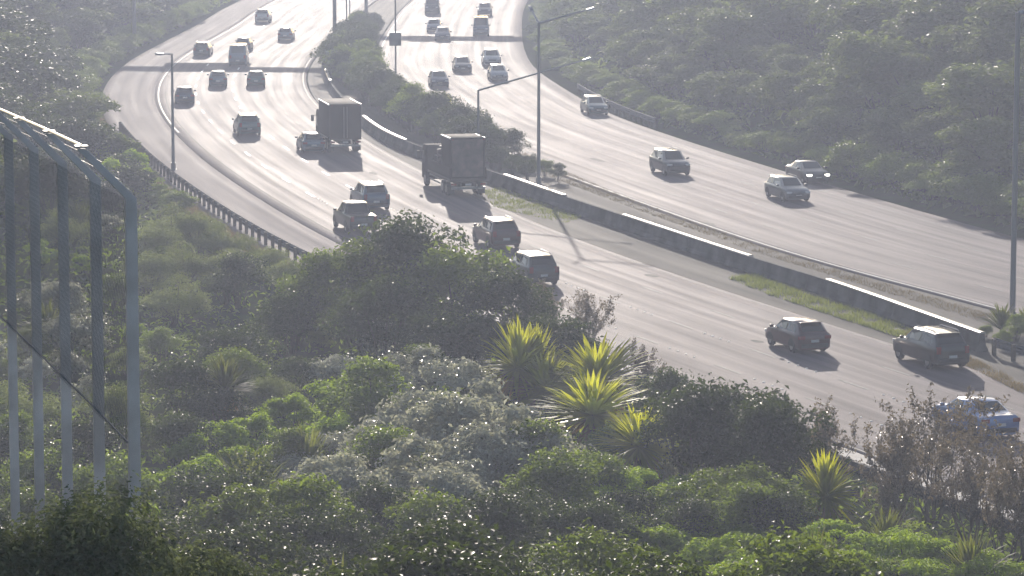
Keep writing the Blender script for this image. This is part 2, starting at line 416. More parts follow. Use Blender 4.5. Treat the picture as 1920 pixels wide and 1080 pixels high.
def dashes(line, lat, me, parent, phase):
    d = line.S[np.argmax(line.P[:, 1] > 112)] + phase
    while line.pt(d)[1] < 485:
        x, y, nx_, ny_ = line.pt(d, lat)
        if abs((x / y) * F_PX) < 1010:
            o = mesh_obj('lane_dash', me or (dm if y > 235 else dw), parent); o.location = (x, y, 0.004); o.rotation_euler = (0, 0, math.atan2(nx_, -ny_) )
            if me is None and y <= 235:                    # raised studs where the paint is worn away
                for q in range(4):
                    sx, sy, _, _ = line.pt(d + 4.0 + q * 1.0, lat); p_ = mesh_obj('road_stud', stud, parent); p_.location = (sx, sy, 0.006)
        d += 10.0
for lat, me, ph in ((-3.4, None, 0), (0.1, None, 4.0), (3.6, dw, 7)):
    dashes(LC, lat, me, road_l, ph)
for lat, me, ph in ((-3.6, dw, 2), (0.0, dw, 5), (3.6, dw, 8)):
    dashes(RC, lat, me, road_r, ph)

for px_, py_, l_, w_ in ((1222, 517, 1.6, 0.7), (640, 404, 2.2, 0.6), (1420, 640, 1.2, 0.5), (700, 325, 2.4, 0.5), (1330, 420, 3.0, 0.5), (1600, 585, 1.4, 0.5), (1120, 300, 3.5, 0.6)):
    p_ = at(px_, py_); ln_ = LC if LC.near(p_.x, p_.y)[1] < 9 else RC; T_ = ln_.T[ln_.near(p_.x, p_.y)[0]]; mb = MB(); n_ = 14
    mb.poly([(l_*0.5*math.cos(2*math.pi*k/n_)*random.uniform(0.8, 1.15), w_*0.5*math.sin(2*math.pi*k/n_)*random.uniform(0.75, 1.2), 0.005) for k in range(n_)])
    o = mb.build('repair_patch', M['patch'], road_l if ln_ is LC else road_r); o.location = (p_.x, p_.y, 0); o.rotation_euler = (0, 0, math.atan2(T_[1], T_[0]))

# ------------------------------------------------------------------ median barrier and guardrails
BL = Line([(-20.4, 405), (-20.0, 380), (-18.6, 350), (-15.8, 318), (-11.7, 286.4), (-8.1, 267.9), (-0.9+0.3, 241.5), (3.4, 227.6), (7.0, 215.8), (13.2, 195.5), (16.9, 184.6), (22.3, 165.1)], step=2, sm=4)
barrier = empty('median_barrier', (7.0, 215.8, 0))
tag(barrier, 'long grey concrete barrier with bright steel capping between the two carriageways', 'barrier')
barrier_inv = barrier.matrix_basis.inverted()
def local(parent, mb):                                # shift vertices into the parent's frame
    px_, py_, pz_ = parent.location; mb.v = [(a - px_, b - py_, c - pz_) for a, b, c in mb.v]; return mb
SEG = 6.0; d = 0.0
prof = [(-0.30, -0.02), (-0.30, 0.08), (-0.19, 0.28), (-0.10, 0.82), (0.10, 0.82), (0.19, 0.28), (0.30, 0.08), (0.30, -0.02)]
while d + 1 < BL.S[-1]:
    d1 = min(d + SEG - 0.03, BL.S[-1]); mb = MB(); n = 0
    for dd in (d, (d + d1) / 2, d1):
        for (o_, z_) in prof:
            x, y, _, _ = BL.pt(dd, o_); mb.v.append((x, y, z_))
    k = len(prof)
    for i in range(2):
        for j in range(k): mb.f.append((i*k+j, i*k+(j+1) % k, (i+1)*k+(j+1) % k, (i+1)*k+j))
    mb.f.append(tuple(range(k))); mb.f.append(tuple(range(2*k, 3*k))[::-1])
    local(barrier, mb).build('barrier_segment', M['concrete'], barrier); d += SEG
def cap_between(p0, p1):
    d0 = BL.S[BL.near(p0.x, p0.y)[0]]; d1 = BL.S[BL.near(p1.x, p1.y)[0]]
    d0, d1 = min(d0, d1), max(d0, d1); mb = MB(); n = max(2, int((d1 - d0) / 3)); pr = [(-0.14, 0.80), (-0.15, 0.87), (-0.09, 0.905), (0.09, 0.905), (0.15, 0.87), (0.14, 0.80)]
    for i in range(n + 1):
        for (o_, z_) in pr:
            x, y, _, _ = BL.pt(d0 + (d1 - d0)*i/n, o_); mb.v.append((x, y, z_ + 0.025))
    k = len(pr)
    for i in range(n):
        for j in range(k): mb.f.append((i*k+j, i*k+(j+1) % k, (i+1)*k+(j+1) % k, (i+1)*k+j))
    mb.f.append(tuple(range(k))); mb.f.append(tuple(range(n*k, n*k+k))[::-1])
    local(barrier, mb).build('steel_cap', M['galv'], barrier)
for a, b in (((603, 128), (612, 150)), ((676, 217), (760, 263)), ((935, 325), (1012, 349)), ((1018, 351), (1060, 365)), ((1172, 404), (1412, 479)), ((1540, 525), (1843, 625))):
    cap_between(at(*a, 0.9), at(*b, 0.9))

WB = [(0.0, 0.0), (0.045, 0.04), (0.045, 0.09), (0.0, 0.14), (0.0, 0.17), (0.045, 0.22), (0.045, 0.27), (0.0, 0.31), (0.0, 0.34), (0.045, 0.38), (0.045, 0.42), (0.0, 0.46)]
def guardrail(P, label, y_up=0.34, side=1, step=2.0, pmat='timber', post_h=0.76, thing='guardrail'):
    ln = Line(P, step=1.5, sm=4); g = empty(thing, (P[0][0], P[0][1], 0)); tag(g, label, 'guardrail', 'steel guardrails beside the motorway')
    d = 0.0
    while d < ln.S[-1]:                                # rail in 4 m lengths with a lap
        d1 = min(d + 4.0, ln.S[-1]); mb = MB(); n = 3
        for i in range(n):
            for (o_, z_) in WB:
                x, y, _, _ = ln.pt(d + (d1 - d)*i/(n-1), side*(o_ + 0.10)); mb.v.append((x, y, y_up + z_))
            for (o_, z_) in WB[::-1]:
                x, y, _, _ = ln.pt(d + (d1 - d)*i/(n-1), side*(o_ + 0.092)); mb.v.append((x, y, y_up + z_))
        k = 2*len(WB)
        for i in range(n-1):
            for j in range(k): mb.f.append((i*k+j, i*k+(j+1) % k, (i+1)*k+(j+1) % k, (i+1)*k+j))
        local(g, mb).build('rail_beam', M['rail'], g); d += 4.0
    pm = MB().box((0, 0, post_h/2 - 0.25), (0.18, 0.14, post_h + 0.5)).mesh('post', M[pmat])
    d = 0.3
    while d < ln.S[-1]:
        x, y, nx_, ny_ = ln.pt(d, 0); o = mesh_obj('post', pm, g); o.location = (x - P[0][0], y - P[0][1], 0); o.rotation_euler = (0, 0, math.atan2(ny_, nx_)); d += step
    return g
gp = [LC.pt(dd, -11.45)[:2] for dd in LC.S if 184 < LC.pt(dd)[1] < 290]
guardrail(gp[::2] + [gp[-1]], 'steel guardrail on timber posts along the left verge above the thicket', side=1)
guardrail([(22.6, 164.2), (24.6, 158.3), (28.5, 147.5), (34, 133), (40, 118)], 'steel guardrail joining the end of the median barrier beside the dark flax', side=-1, y_up=0.34)
rp = [RC.pt(dd, RHW + 2.0)[:2] for dd in RC.S if 286 < RC.pt(dd)[1] < 330]
guardrail(rp[::2], 'short hazy steel guardrail at the foot of the right hillside', side=-1)

# ------------------------------------------------------------------ security fence near the camera
fence = empty('security_fence', (-3.05, 28.0, 0))
tag(fence, 'tall dark security fence with cranked arms and wire mesh at the left edge', 'fence')
FX = [(-3.05, 28.0), (-3.60, 30.25), (-4.17, 32.5), (-4.74, 34.75), (-5.31, 37.0), (-5.88, 39.25)]
KNEE = 21.82; ARM = Vector((-0.385, -0.04, 0.40))
fd = Vector((FX[-1][0] - FX[0][0], FX[-1][1] - FX[0][1], 0)).normalized()
fa = math.atan2(fd.y, fd.x)
def kz(i): return KNEE - 0.075 * i
for i, (x, y) in enumerate(FX):
    zb = terrain(x, y) - 0.2; mb = MB(); R = Matrix.Rotation(fa, 3, 'Z'); k = Vector((x, y, kz(i)))
    w = 0.046
    c = [R @ Vector(v) for v in ((-w, -w, 0), (w, -w, 0), (w, w, 0), (-w, w, 0))]
    t = k + ARM * 1.0
    for q in c: mb.v.append(tuple(Vector((x, y, zb)) + q))
    for q in c: mb.v.append(tuple(k + q))
    for q in c: mb.v.append(tuple(t + q * 0.8))
    for lv in range(2):
        for j in range(4): mb.f.append((lv*4+j, lv*4+(j+1) % 4, (lv+1)*4+(j+1) % 4, (lv+1)*4+j))
    mb.f.append((0, 1, 2, 3)); mb.f.append((8, 9, 10, 11))
    o = local(fence, mb).build('post', M['fence'], fence, bevel=0.006)
    MB().box((0, 0, 0), (0.10, 0.10, 0.012), R).build('cap_plate', M['galv_dull'], o).location = (t - Vector(fence.location)) + Vector((0, 0, 0.02))
def along(off, dz, r, name, mat):
    pts = [Vector((x, y, kz(i))) + off + Vector((0, 0, dz)) for i, (x, y) in enumerate(FX)]
    mb = MB().tube(pts, r, 6); return local(fence, mb).build(name, M[mat], fence, smooth=True)
along(ARM, 0.025, 0.013, 'top_rail', 'galv')
along(Vector((-0.05, 0, 0)), -1.98, 0.009, 'bottom_rail', 'dull_rail')
for q in (0.3, 0.65): along(ARM * q + Vector((0.03, 0, 0.03)), 0, 0.003, 'strand_wire', 'wire')
wm = MB()
A = Vector((FX[0][0], FX[0][1], 0)); Ltot = (Vector((FX[-1][0], FX[-1][1], 0)) - A).length; ang = 0.065
def fence_pt(u, w_):
    i = u / Ltot * (len(FX) - 1); z0 = KNEE - 0.075 * i; p = A + fd * u
    if w_ <= 0: return Vector((p.x, p.y, z0 + w_)) + Vector((-0.05, -0.012, 0))
    return Vector((p.x, p.y, z0)) + ARM * (w_ / ARM.length) + Vector((-0.05, -0.012, 0))
Hm = 2.0
u = -Hm
while u < Ltot:
    for sgn in (1, -1):
        pts = []
        for w_ in (-Hm, -Hm/2, 0.0):
            uu = u + (w_ + Hm) if sgn > 0 else u + Hm - (w_ + Hm)
            pts.append((uu, w_))
        for (a, b) in zip(pts[:-1], pts[1:]):
            u0, w0 = a; u1, w1 = b
            if max(u0, u1) < 0 or min(u0, u1) > Ltot: continue
            def clip(ua, wa, ub, wb):
                if ua < 0: t = (0 - ua) / (ub - ua); return (0, wa + (wb - wa) * t)
                if ua > Ltot: t = (Ltot - ua) / (ub - ua); return (Ltot, wa + (wb - wa) * t)
                return (ua, wa)
            a2 = clip(u0, w0, u1, w1); b2 = clip(u1, w1, u0, w0)
            wm.tube([fence_pt(*a2), fence_pt(*b2)], 0.0013, 3, cap=False)
    u += ang * 1.4142
o = local(fence, wm).build('wire_mesh', M['wire'], fence, fix=False); o['kind'] = 'stuff'

# ------------------------------------------------------------------ poles, lamps, signs, gantries
def pole_mesh(h, r0, r1, seg=10): return MB().tube([(0, 0, -0.3), (0, 0, h * 0.5), (0, 0, h)], [r0, (r0 + r1)/2, r1], seg)
def lantern(parent, p, dirv, L=0.75):
    dv = Vector(dirv).normalized(); a = math.atan2(dv.y, dv.x); R = Matrix.Rotation(a, 3, 'Z') @ Matrix.Rotation(-math.asin(max(-1, min(1, dv.z))), 3, 'Y')
    c = Vector(p) + dv * L / 2
    o = MB().box(c, (L, 0.30, 0.13), R, 0.8).build('lantern', M['galv_dull'], parent, bevel=0.03)
    MB().box(c + R @ Vector((0.05, 0, -0.085)), (L*0.6, 0.22, 0.05), R, 1.1).build('lamp_lens', M['lamp_glass'], o, bevel=0.01)
def lamp_post(base, h, arms, label, r0=0.11, r1=0.06, group='street lamps along the motorway'):
    g = empty('street_lamp', (base.x, base.y, 0)); tag(g, label, 'lamp', group)
    pole_mesh(h, r0, r1).build('pole', M['pole'], g, smooth=True)
    MB().lathe([(r0*1.9, -0.1), (r0*1.9, 0.04), (r0*1.35, 0.06), (r0*1.3, 0.5)], 10, 'z').build('base_plate', M['pole'], g)
    for av in arms:
        av = Vector(av); MB().tube([(0, 0, h - 0.05), Vector((0, 0, h - 0.05)) + av*0.5, Vector((0, 0, h - 0.05)) + av], [r1*0.9, r1*0.75, r1*0.6], 8).build('arm', M['galv_dull'], g, smooth=True)
        lantern(g, Vector((0, 0, h - 0.05)) + av, av)
    return g
b1 = at(325, 318); lamp_post(b1, 8.4, [(-0.5, -0.25, 0.03)], 'grey lamp post with short arm standing on the left verge by the guardrail', 0.13, 0.075)
b2 = at(897, 352); lamp_post(b2, 6.75, [(7.1, 1.2, 1.95)], 'lamp post with one very long rising arm behind the loaded truck', 0.10, 0.075)
b3 = at(1010, 345); lamp_post(b3, 11.2, [(3.2, 0.6, 0.85), (-0.45, 1.5, 0.75)], 'tall double-armed lamp post in the median beside the barrier', 0.14, 0.09)
b4 = at(1898, 603); lamp_post(b4, 15.5, [(2.6, 0.5, 0.6)], 'thick lamp post rising out of frame beside the flax at the right edge', 0.15, 0.13)
b5 = at(650, 72); lamp_post(b5, 12.0, [(2.4, 0.5, 0.6), (-2.4, -0.2, 0.6)], 'left of two thin hazy lamp posts side by side in the far median', 0.09, 0.07)
b6 = at(656, 60); lamp_post(b6, 12.0, [(2.4, 0.5, 0.6)], 'right of two thin hazy lamp posts side by side in the far median', 0.08, 0.06)
# pole with a square cabinet sign seen from behind
b = at(742, 168); g = empty('sign_pole', (b.x, b.y, 0)); tag(g, 'tall thin pole carrying a square grey sign box at the median edge', 'sign')
pole_mesh(11, 0.10, 0.07).build('pole', M['pole'], g, smooth=True)
o = MB().box((-0.02, -0.2, 4.75), (1.12, 0.22, 1.22)).build('sign_box', M['sign_back'], g, bevel=0.05)
MB().box((-0.02, -0.2, 5.40), (1.16, 0.34, 0.05)).build('visor', M['galv_dull'], o)
for zz in (4.4, 5.1): MB().box((0, -0.05, zz), (0.5, 0.1, 0.07)).build('bracket', M['pole'], g)
# pale square sign in the median bushes
b = at(623, 140); g = empty('road_sign', (b.x, b.y - 2, 0)); tag(g, 'square pale road sign half lost in the median bushes', 'sign')
MB().tube([(0, 0, -0.3), (0, 0, 3.2)], 0.05, 8).build('post', M['pole'], g)
o = MB().box((0, -0.08, 2.6), (1.15, 0.03, 1.15)).build('sign_plate', plain('pale_sign', (0.22, 0.33, 0.32), 0.5), g)
MB().lathe([(0.38, -0.012), (0.38, 0.0)], 20, 'y', (0, -0.10, 2.6)).build('sign_disc', plain('pale_sign_disc', (0.30, 0.42, 0.40), 0.5), o)
def gantry(base_l, base_r, zb, zt, signs, label):
    g = empty('sign_gantry', ((base_l[0] + base_r[0])/2, (base_l[1] + base_r[1])/2, 0)); tag(g, label, 'gantry', 'overhead sign gantries')
    c = Vector(g.location)
    for p in (base_l, base_r):
        MB().tube([Vector((p[0], p[1], -0.3)) - c, Vector((p[0], p[1], zt)) - c], 0.22, 10).build('column', M['pole'], g, smooth=True)
    a = Vector((base_l[0], base_l[1], 0)) - c; b_ = Vector((base_r[0], base_r[1], 0)) - c; n = int((b_ - a).length / 2)
    for zz in (zb + 0.1, zt - 0.1):
        for oy in (-0.35, 0.35):
            MB().tube([a + Vector((0, oy, zz)), b_ + Vector((0, oy, zz))], 0.11, 6).build('chord', M['pole'], g)
    for i in range(n):
        p0 = a.lerp(b_, i / n); p1 = a.lerp(b_, (i + 1) / n)
        if i % 2: p0, p1 = p1, p0
        for oy in (-0.35, 0.35):
            MB().tube([p0 + Vector((0, oy, zb + 0.1)), p1 + Vector((0, oy, zt - 0.1))], 0.09, 5).build('diagonal', M['pole'], g)
    MB().box((a + b_)/2 + Vector((0, 0.02, (zb + zt)/2)), ((b_ - a).length * 0.985, 0.5, (zt - zb)*0.86), Matrix.Rotation(math.atan2((b_-a).y, (b_-a).x), 3, 'Z')).build('box_girder', M['pole'], g, bevel=0.04)
    MB().box((a + b_)/2 + Vector((0, 0, zb - 0.16)), ((b_ - a).length * 0.96, 0.6, 0.12), Matrix.Rotation(math.atan2((b_-a).y, (b_-a).x), 3, 'Z')).build('walkway', M['galv_dull'], g)
    for (x0, x1, z0, z1) in signs:
        sx = (x0 + x1)/2; t = (sx - base_l[0]) / (base_r[0] - base_l[0]); p = a.lerp(b_, t)
        o = MB().box(p + Vector((0, -0.55, (z0 + z1)/2)), (x1 - x0, 0.08, z1 - z0)).build('sign_panel', M['sign_back'], g)
        for k in range(3): MB().box(p + Vector(((k - 1)*(x1 - x0)*0.3, -0.62, (z0 + z1)/2)), (0.08, 0.06, z1 - z0)).build('stiffener', M['galv_dull'], o)
gantry((-42.0, 392), (-19.6, 389.5), 7.75, 9.35, [(-37.4, -28.4, 5.75, 9.3)], 'large sign gantry over the left carriageway whose shadow crosses the road')
gantry((-18.2, 440), (5.5, 437), 6.6, 8.5, [(-13.5, -10.6, 6.0, 9.0), (-3.8, -0.9, 5.6, 8.8)], 'sign gantry over the right carriageway whose shadow crosses the road')

# ------------------------------------------------------------------ vehicles
def paint(name, c, rough=0.28, metal=0.25):
    if name in M: return M[name]
    M[name] = plain(name, c, rough, metal=metal, coat=0.8); return M[name]
PAINTS = {'black': (0.012, 0.012, 0.014), 'charcoal': (0.035, 0.036, 0.04), 'grey': (0.10, 0.105, 0.11), 'silver': (0.34, 0.35, 0.37), 'white': (0.62, 0.62, 0.61),
          'maroon': (0.075, 0.02, 0.024), 'navy': (0.015, 0.024, 0.065), 'blue': (0.17, 0.25, 0.50), 'teal': (0.03, 0.09, 0.10), 'steel_blue': (0.10, 0.14, 0.20)}
SPEC = {   # L, W, H, belt, nose height, cowl x from front, roof front, roof rear from back, rear glass base from back, deck height (None: no boot), clearance, wheel r
    'hatchback': dict(L=4.1, W=1.75, H=1.50, belt=0.95, nose=0.70, cowl=1.00, rf=1.75, rr=0.62, rb=0.12, deck=None, clr=0.20, r=0.32),
    'suv': dict(L=4.6, W=1.88, H=1.70, belt=1.08, nose=0.88, cowl=1.15, rf=1.85, rr=0.55, rb=0.10, deck=None, clr=0.24, r=0.36),
    'sedan': dict(L=4.7, W=1.83, H=1.45, belt=0.95, nose=0.70, cowl=1.20, rf=2.05, rr=1.45, rb=0.65, deck=1.00, clr=0.18, r=0.33),
    'wagon': dict(L=4.7, W=1.80, H=1.50, belt=0.95, nose=0.72, cowl=1.20, rf=2.00, rr=0.60, rb=0.12, deck=None, clr=0.19, r=0.33),
    'van': dict(L=5.1, W=1.92, H=2.25, belt=1.25, nose=1.00, cowl=0.55, rf=1.30, rr=0.22, rb=0.08, deck=None, clr=0.22, r=0.34),
    'ute': dict(L=5.2, W=1.88, H=1.80, belt=1.12, nose=0.98, cowl=1.25, rf=1.95, rr=2.05, rb=1.70, deck=1.08, clr=0.28, r=0.38),
}
CARCACHE = {}
def car_meshes(kind):
    if kind in CARCACHE: return CARCACHE[kind]
    s = SPEC[kind]; L, W, H, belt = s['L'], s['W'], s['H'], s['belt']; w = W / 2; f = L / 2; clr = s['clr']
    st = []   # x, half width, belt, ztop, half roof width, greenhouse?
    deck = s['deck'] if s['deck'] else None
    rb_x = -f + s['rb']; rr_x = -f + s['rr']; rf_x = f - s['rf']; cw_x = f - s['cowl']
    def S(x, wf, bz, zt, wr): st.append((x, w * wf, bz, zt, w * wr))
    S(-f, 0.80, belt - 0.16, (deck or belt) - 0.10, 0.70)
    S(-f + 0.06, 0.93, belt - 0.05, (deck or belt) + 0.0, 0.80)
    if deck: S((-f + 0.06 + rb_x) / 2, 0.98, belt - 0.01, deck + 0.015, 0.84); S(rb_x, 1.0, belt, deck + 0.03, 0.84)
    else: S(rb_x, 0.965, belt, belt + 0.06, 0.82)
    S(rr_x, 1.0, belt, H - 0.05, 0.70 if kind != 'van' else 0.84)
    S((rr_x + rf_x) / 2 - 0.1, 1.0, belt, H, 0.73 if kind != 'van' else 0.86)
    S(rf_x, 1.0, belt - 0.01, H - 0.03, 0.70 if kind != 'van' else 0.82)
    S(cw_x, 1.0, belt - 0.02, belt + 0.04, 0.82)
    S((cw_x + f) / 2, 0.98, belt - 0.08, (belt + s['nose']) / 2 + 0.09, 0.80)
    S(f - 0.14, 0.92, s['nose'] - 0.04, s['nose'] + 0.05, 0.74)
    S(f, 0.74, s['nose'] - 0.14, s['nose'] - 0.08, 0.62)
    st.sort(key=lambda q: q[0])
    mb = MB(); n = 15
    rows = []
    for i, (x, hw, bz, zt, wr) in enumerate(st):
        end = i in (0, len(st) - 1); c0 = clr + (0.12 if end else 0.0)
        half = [(hw*0.80, c0), (hw*0.97, c0 + 0.10), (hw, (c0 + bz)/2 + 0.05), (hw*0.985, bz - 0.07), (hw*0.94, bz), (wr, max(bz + 0.01, zt - 0.06)), (wr*0.86, max(bz + 0.015, zt - 0.012)), (0, max(bz + 0.02, zt))]
        rows.append(half)
        pts = [(x, y, z) for (y, z) in half] + [(x, -y, z) for (y, z) in half[-2::-1]]
        mb.v += pts
    for i in range(len(st) - 1):
        for j in range(n - 1): mb.f.append((i*n+j, i*n+j+1, (i+1)*n+j+1, (i+1)*n+j))
        mb.f.append((i*n+n-1, i*n, (i+1)*n, (i+1)*n+n-1))
    mb.f.append(tuple(range(n))); mb.f.append(tuple(range((len(st)-1)*n, len(st)*n)))
    R = {'body': mb.mesh('body', None, smooth=True, angle=32)}
    X = [q[0] for q in st]
    def sect(x, j):
        a = [r[j] for r in rows]; return np.interp(x, X, [q[0] for q in a]), np.interp(x, X, [q[1] for q in a])
    def side(x, v, sg, o=0.012):
        y4, z4 = sect(x, 4); y5, z5 = sect(x, 5); return (x, sg*(y4 + (y5 - y4)*v + o), z4 + (z5 - z4)*v)
    xm = (rf_x + rr_x) / 2 + 0.05
    wins = {}
    for sg in (1, -1):
        fr = [side(cw_x - 0.22, 0.12, sg), side(xm + 0.04, 0.12, sg), side(xm + 0.04, 0.90, sg), side(rf_x - 0.02, 0.90, sg), side((cw_x + rf_x)/2 - 0.05, 0.75, sg)]
        wins.setdefault('side', []).append(MB().poly(fr).mesh('side_window', M['glass']))
        if kind == 'ute': rear = [side(xm - 0.05, 0.12, sg), side(rr_x + 0.02, 0.12, sg), side(rr_x + 0.06, 0.90, sg), side(xm - 0.05, 0.90, sg)]
        elif kind == 'van': rear = [side(xm - 0.05, 0.45, sg), side(xm - 1.1, 0.45, sg), side(xm - 1.1, 0.90, sg), side(xm - 0.05, 0.90, sg)]
        else: rear = [side(xm - 0.05, 0.12, sg), side(rr_x - 0.12, 0.14, sg), side(rr_x + 0.05, 0.86, sg), side(xm - 0.05, 0.90, sg)]
        wins['side'].append(MB().poly(rear).mesh('side_window', M['glass']))
    def screen(xa, xb, t0, t1, nm, ins=0.92):
        m_ = MB(); nrm = Vector((0, 0, 1))
        for t in (t0, (t0 + t1)/2, t1):
            x = xa + (xb - xa)*t
            y5, z5 = sect(x, 5); y6, z6 = sect(x, 6); y7, z7 = sect(x, 7)
            dx = 0.014 if xb < xa else -0.014
            for (yy, zz) in ((y6*ins*1.04, z6), (y6*0.5, (z6 + z7)/2 + 0.002), (0, z7), (-y6*0.5, (z6 + z7)/2 + 0.002), (-y6*ins*1.04, z6)):
                m_.v.append((x + dx, yy, zz + 0.012))
        for i in range(2):
            for j in range(4): m_.f.append((i*5+j, i*5+j+1, (i+1)*5+j+1, (i+1)*5+j))
        return m_.mesh(nm, M['glass'], smooth=True)
    wins['wind'] = screen(cw_x, rf_x, 0.05, 0.93, 'windscreen')
    wins['rear'] = screen(rb_x, rr_x, 0.10, 0.90, 'rear_window')
    R['wins'] = wins
    r = s['r']; wf = f - 0.82 - (0.1 if kind == 'van' else 0); wb = -f + (0.80 if kind != 'ute' else 1.15)
    R['wheels'] = [(wf, w - 0.11), (wf, -w + 0.11), (wb, w - 0.11), (wb, -w + 0.11)]
    R['tyre'] = MB().lathe([(r*0.62, -0.10), (r*0.93, -0.10), (r, -0.06), (r, 0.06), (r*0.93, 0.10), (r*0.62, 0.10)], 20).mesh('wheel', M['tyre'], smooth=True)
    R['rim'] = MB().lathe([(r*0.62, -0.104), (r*0.56, -0.108), (r*0.2, -0.09), (r*0.2, 0.09), (r*0.56, 0.108), (r*0.62, 0.104)], 12).mesh('rim', M['rim'], smooth=True)
    arch = []
    for (xx, yy) in R['wheels']:
        sg = 1 if yy > 0 else -1; m_ = MB(); k = 12; ra = r * 1.14
        for i in range(k + 1):
            an = math.pi * i / k; yb = w*1.003
            m_.v.append((xx + ra*math.cos(an), sg*yb, max(clr + 0.05, r + ra*math.sin(an)*0.98))); m_.v.append((xx + ra*math.cos(an), sg*(w - 0.25), max(clr + 0.05, r + ra*math.sin(an)*0.98)))
        m_.f.append(tuple(2*i for i in range(k + 1)))
        for i in range(k): m_.f.append((2*i, 2*i+2, 2*i+3, 2*i+1))
        arch.append(m_.mesh('wheel_arch', M['trim']))
    R['arch'] = arch
    zl = belt - 0.16 if kind not in ('van',) else 1.0
    tall = kind in ('suv', 'van', 'ute', 'wagon')
    R['tail'] = [MB().box((-f + 0.05, sg*w*0.76, zl), (0.13, 0.22 if tall else 0.34, 0.34 if tall else 0.17)).mesh('tail_light', M['tail'], bevel=0.02) for sg in (1, -1)]
    R['headl'] = [MB().box((f - 0.10, sg*w*0.70, s['nose'] - 0.06), (0.20, 0.34, 0.13)).mesh('headlight', M['head'], bevel=0.02) for sg in (1, -1)]
    R['plate'] = [MB().box((sg*(f + 0.012), 0, 0.62 if sg < 0 else 0.45), (0.03, 0.40, 0.125)).mesh('number_plate', M['plate']) for sg in (1, -1)]
    R['bumper'] = [MB().box((sg*(f - 0.05), 0, clr + 0.20), (0.16, W*0.78, 0.2)).mesh('bumper', M['trim'], bevel=0.03) for sg in (1, -1)]
    R['grille'] = MB().box((f - 0.02, 0, s['nose'] - 0.16), (0.08, W*0.42, 0.14)).mesh('grille', M['trim'], bevel=0.02)
    R['mirror'] = [MB().box((cw_x - 0.25, sg*(w + 0.09), belt + 0.08), (0.12, 0.20, 0.14)) for sg in (1, -1)]
    R['rails'] = []
    if kind in ('suv', 'wagon'):
        R['rails'] = [MB().tube([(rr_x + 0.1, sg*w*0.64, H - 0.03), (rr_x + 0.25, sg*w*0.66, H + 0.04), (rf_x - 0.3, sg*w*0.66, H + 0.045), (rf_x - 0.1, sg*w*0.64, H - 0.02)], 0.02, 6).mesh('roof_rail', M['galv_dull'], smooth=True) for sg in (1, -1)]
    if not deck and kind in ('suv', 'hatchback', 'wagon'):
        R['spoiler'] = MB().box((rr_x - 0.10, 0, H - 0.055), (0.26, W*0.62, 0.035), Matrix.Rotation(0.12, 3, 'Y')).mesh('spoiler', None, bevel=0.012)
    if kind == 'ute':
        m_ = MB(); x0, x1 = -f + 0.1, -f + 1.62; zt = s['deck'] + 0.045
        m_.box(((x0 + x1)/2, 0, zt), (x1 - x0, W*0.78, 0.03)); R['tray'] = m_.mesh('tray_cover', M['trim'], bevel=0.01)
    CARCACHE[kind] = R; return R

def car(kind, loc, heading, colour, label, name=None, group=None, lit=False):
    R = car_meshes(kind); nm = {'hatchback': 'hatchback_car', 'suv': 'sport_utility_car', 'sedan': 'sedan_car', 'wagon': 'station_wagon', 'van': 'delivery_van', 'ute': 'pickup_truck'}[kind]
    g = empty(nm, loc, heading); cat = {'van': 'van', 'ute': 'pickup'}.get(kind, 'car'); tag(g, label, cat, group)
    pm = paint('paint_' + colour, PAINTS[colour])
    key = ('body', colour)
    if key not in R:
        b = R['body'].copy(); b.materials.append(pm); R[key] = b
        m = [q.mesh('mirror', pm, bevel=0.025) for q in R['mirror']] if 'mirror' in R else []
        R[('mirror', colour)] = m
        if 'spoiler' in R: sp = R['spoiler'].copy(); sp.materials.append(pm); R[('spoiler', colour)] = sp
    mesh_obj('body', R[key], g)
    mesh_obj('windscreen', R['wins']['wind'], g); mesh_obj('rear_window', R['wins']['rear'], g)
    for m in R['wins']['side']: mesh_obj('side_window', m, g)
    for i, (x, y) in enumerate(R['wheels']):
        mesh_obj('wheel_arch', R['arch'][i], g)
        o = mesh_obj('wheel', R['tyre'], g); o.location = (x, y, SPEC[kind]['r']); mesh_obj('rim', R['rim'], o)
    for m in R['tail']: mesh_obj('tail_light', m, g)
    for m in R['headl']:
        o = mesh_obj('headlight', m, g)
        if lit: o.data = m.copy(); o.data.materials.clear(); o.data.materials.append(M['lit_lamp'])
    for m in R['plate']: mesh_obj('number_plate', m, g)
    for m in R['bumper']: mesh_obj('bumper', m, g)
    mesh_obj('grille', R['grille'], g)
    for m in R[('mirror', colour)]: mesh_obj('mirror', m, g)
    for m in R['rails']: mesh_obj('roof_rail', m, g)
    if ('spoiler', colour) in R: mesh_obj('spoiler', R[('spoiler', colour)], g)
    if 'tray' in R: mesh_obj('tray_cover', R['tray'], g)
    return g

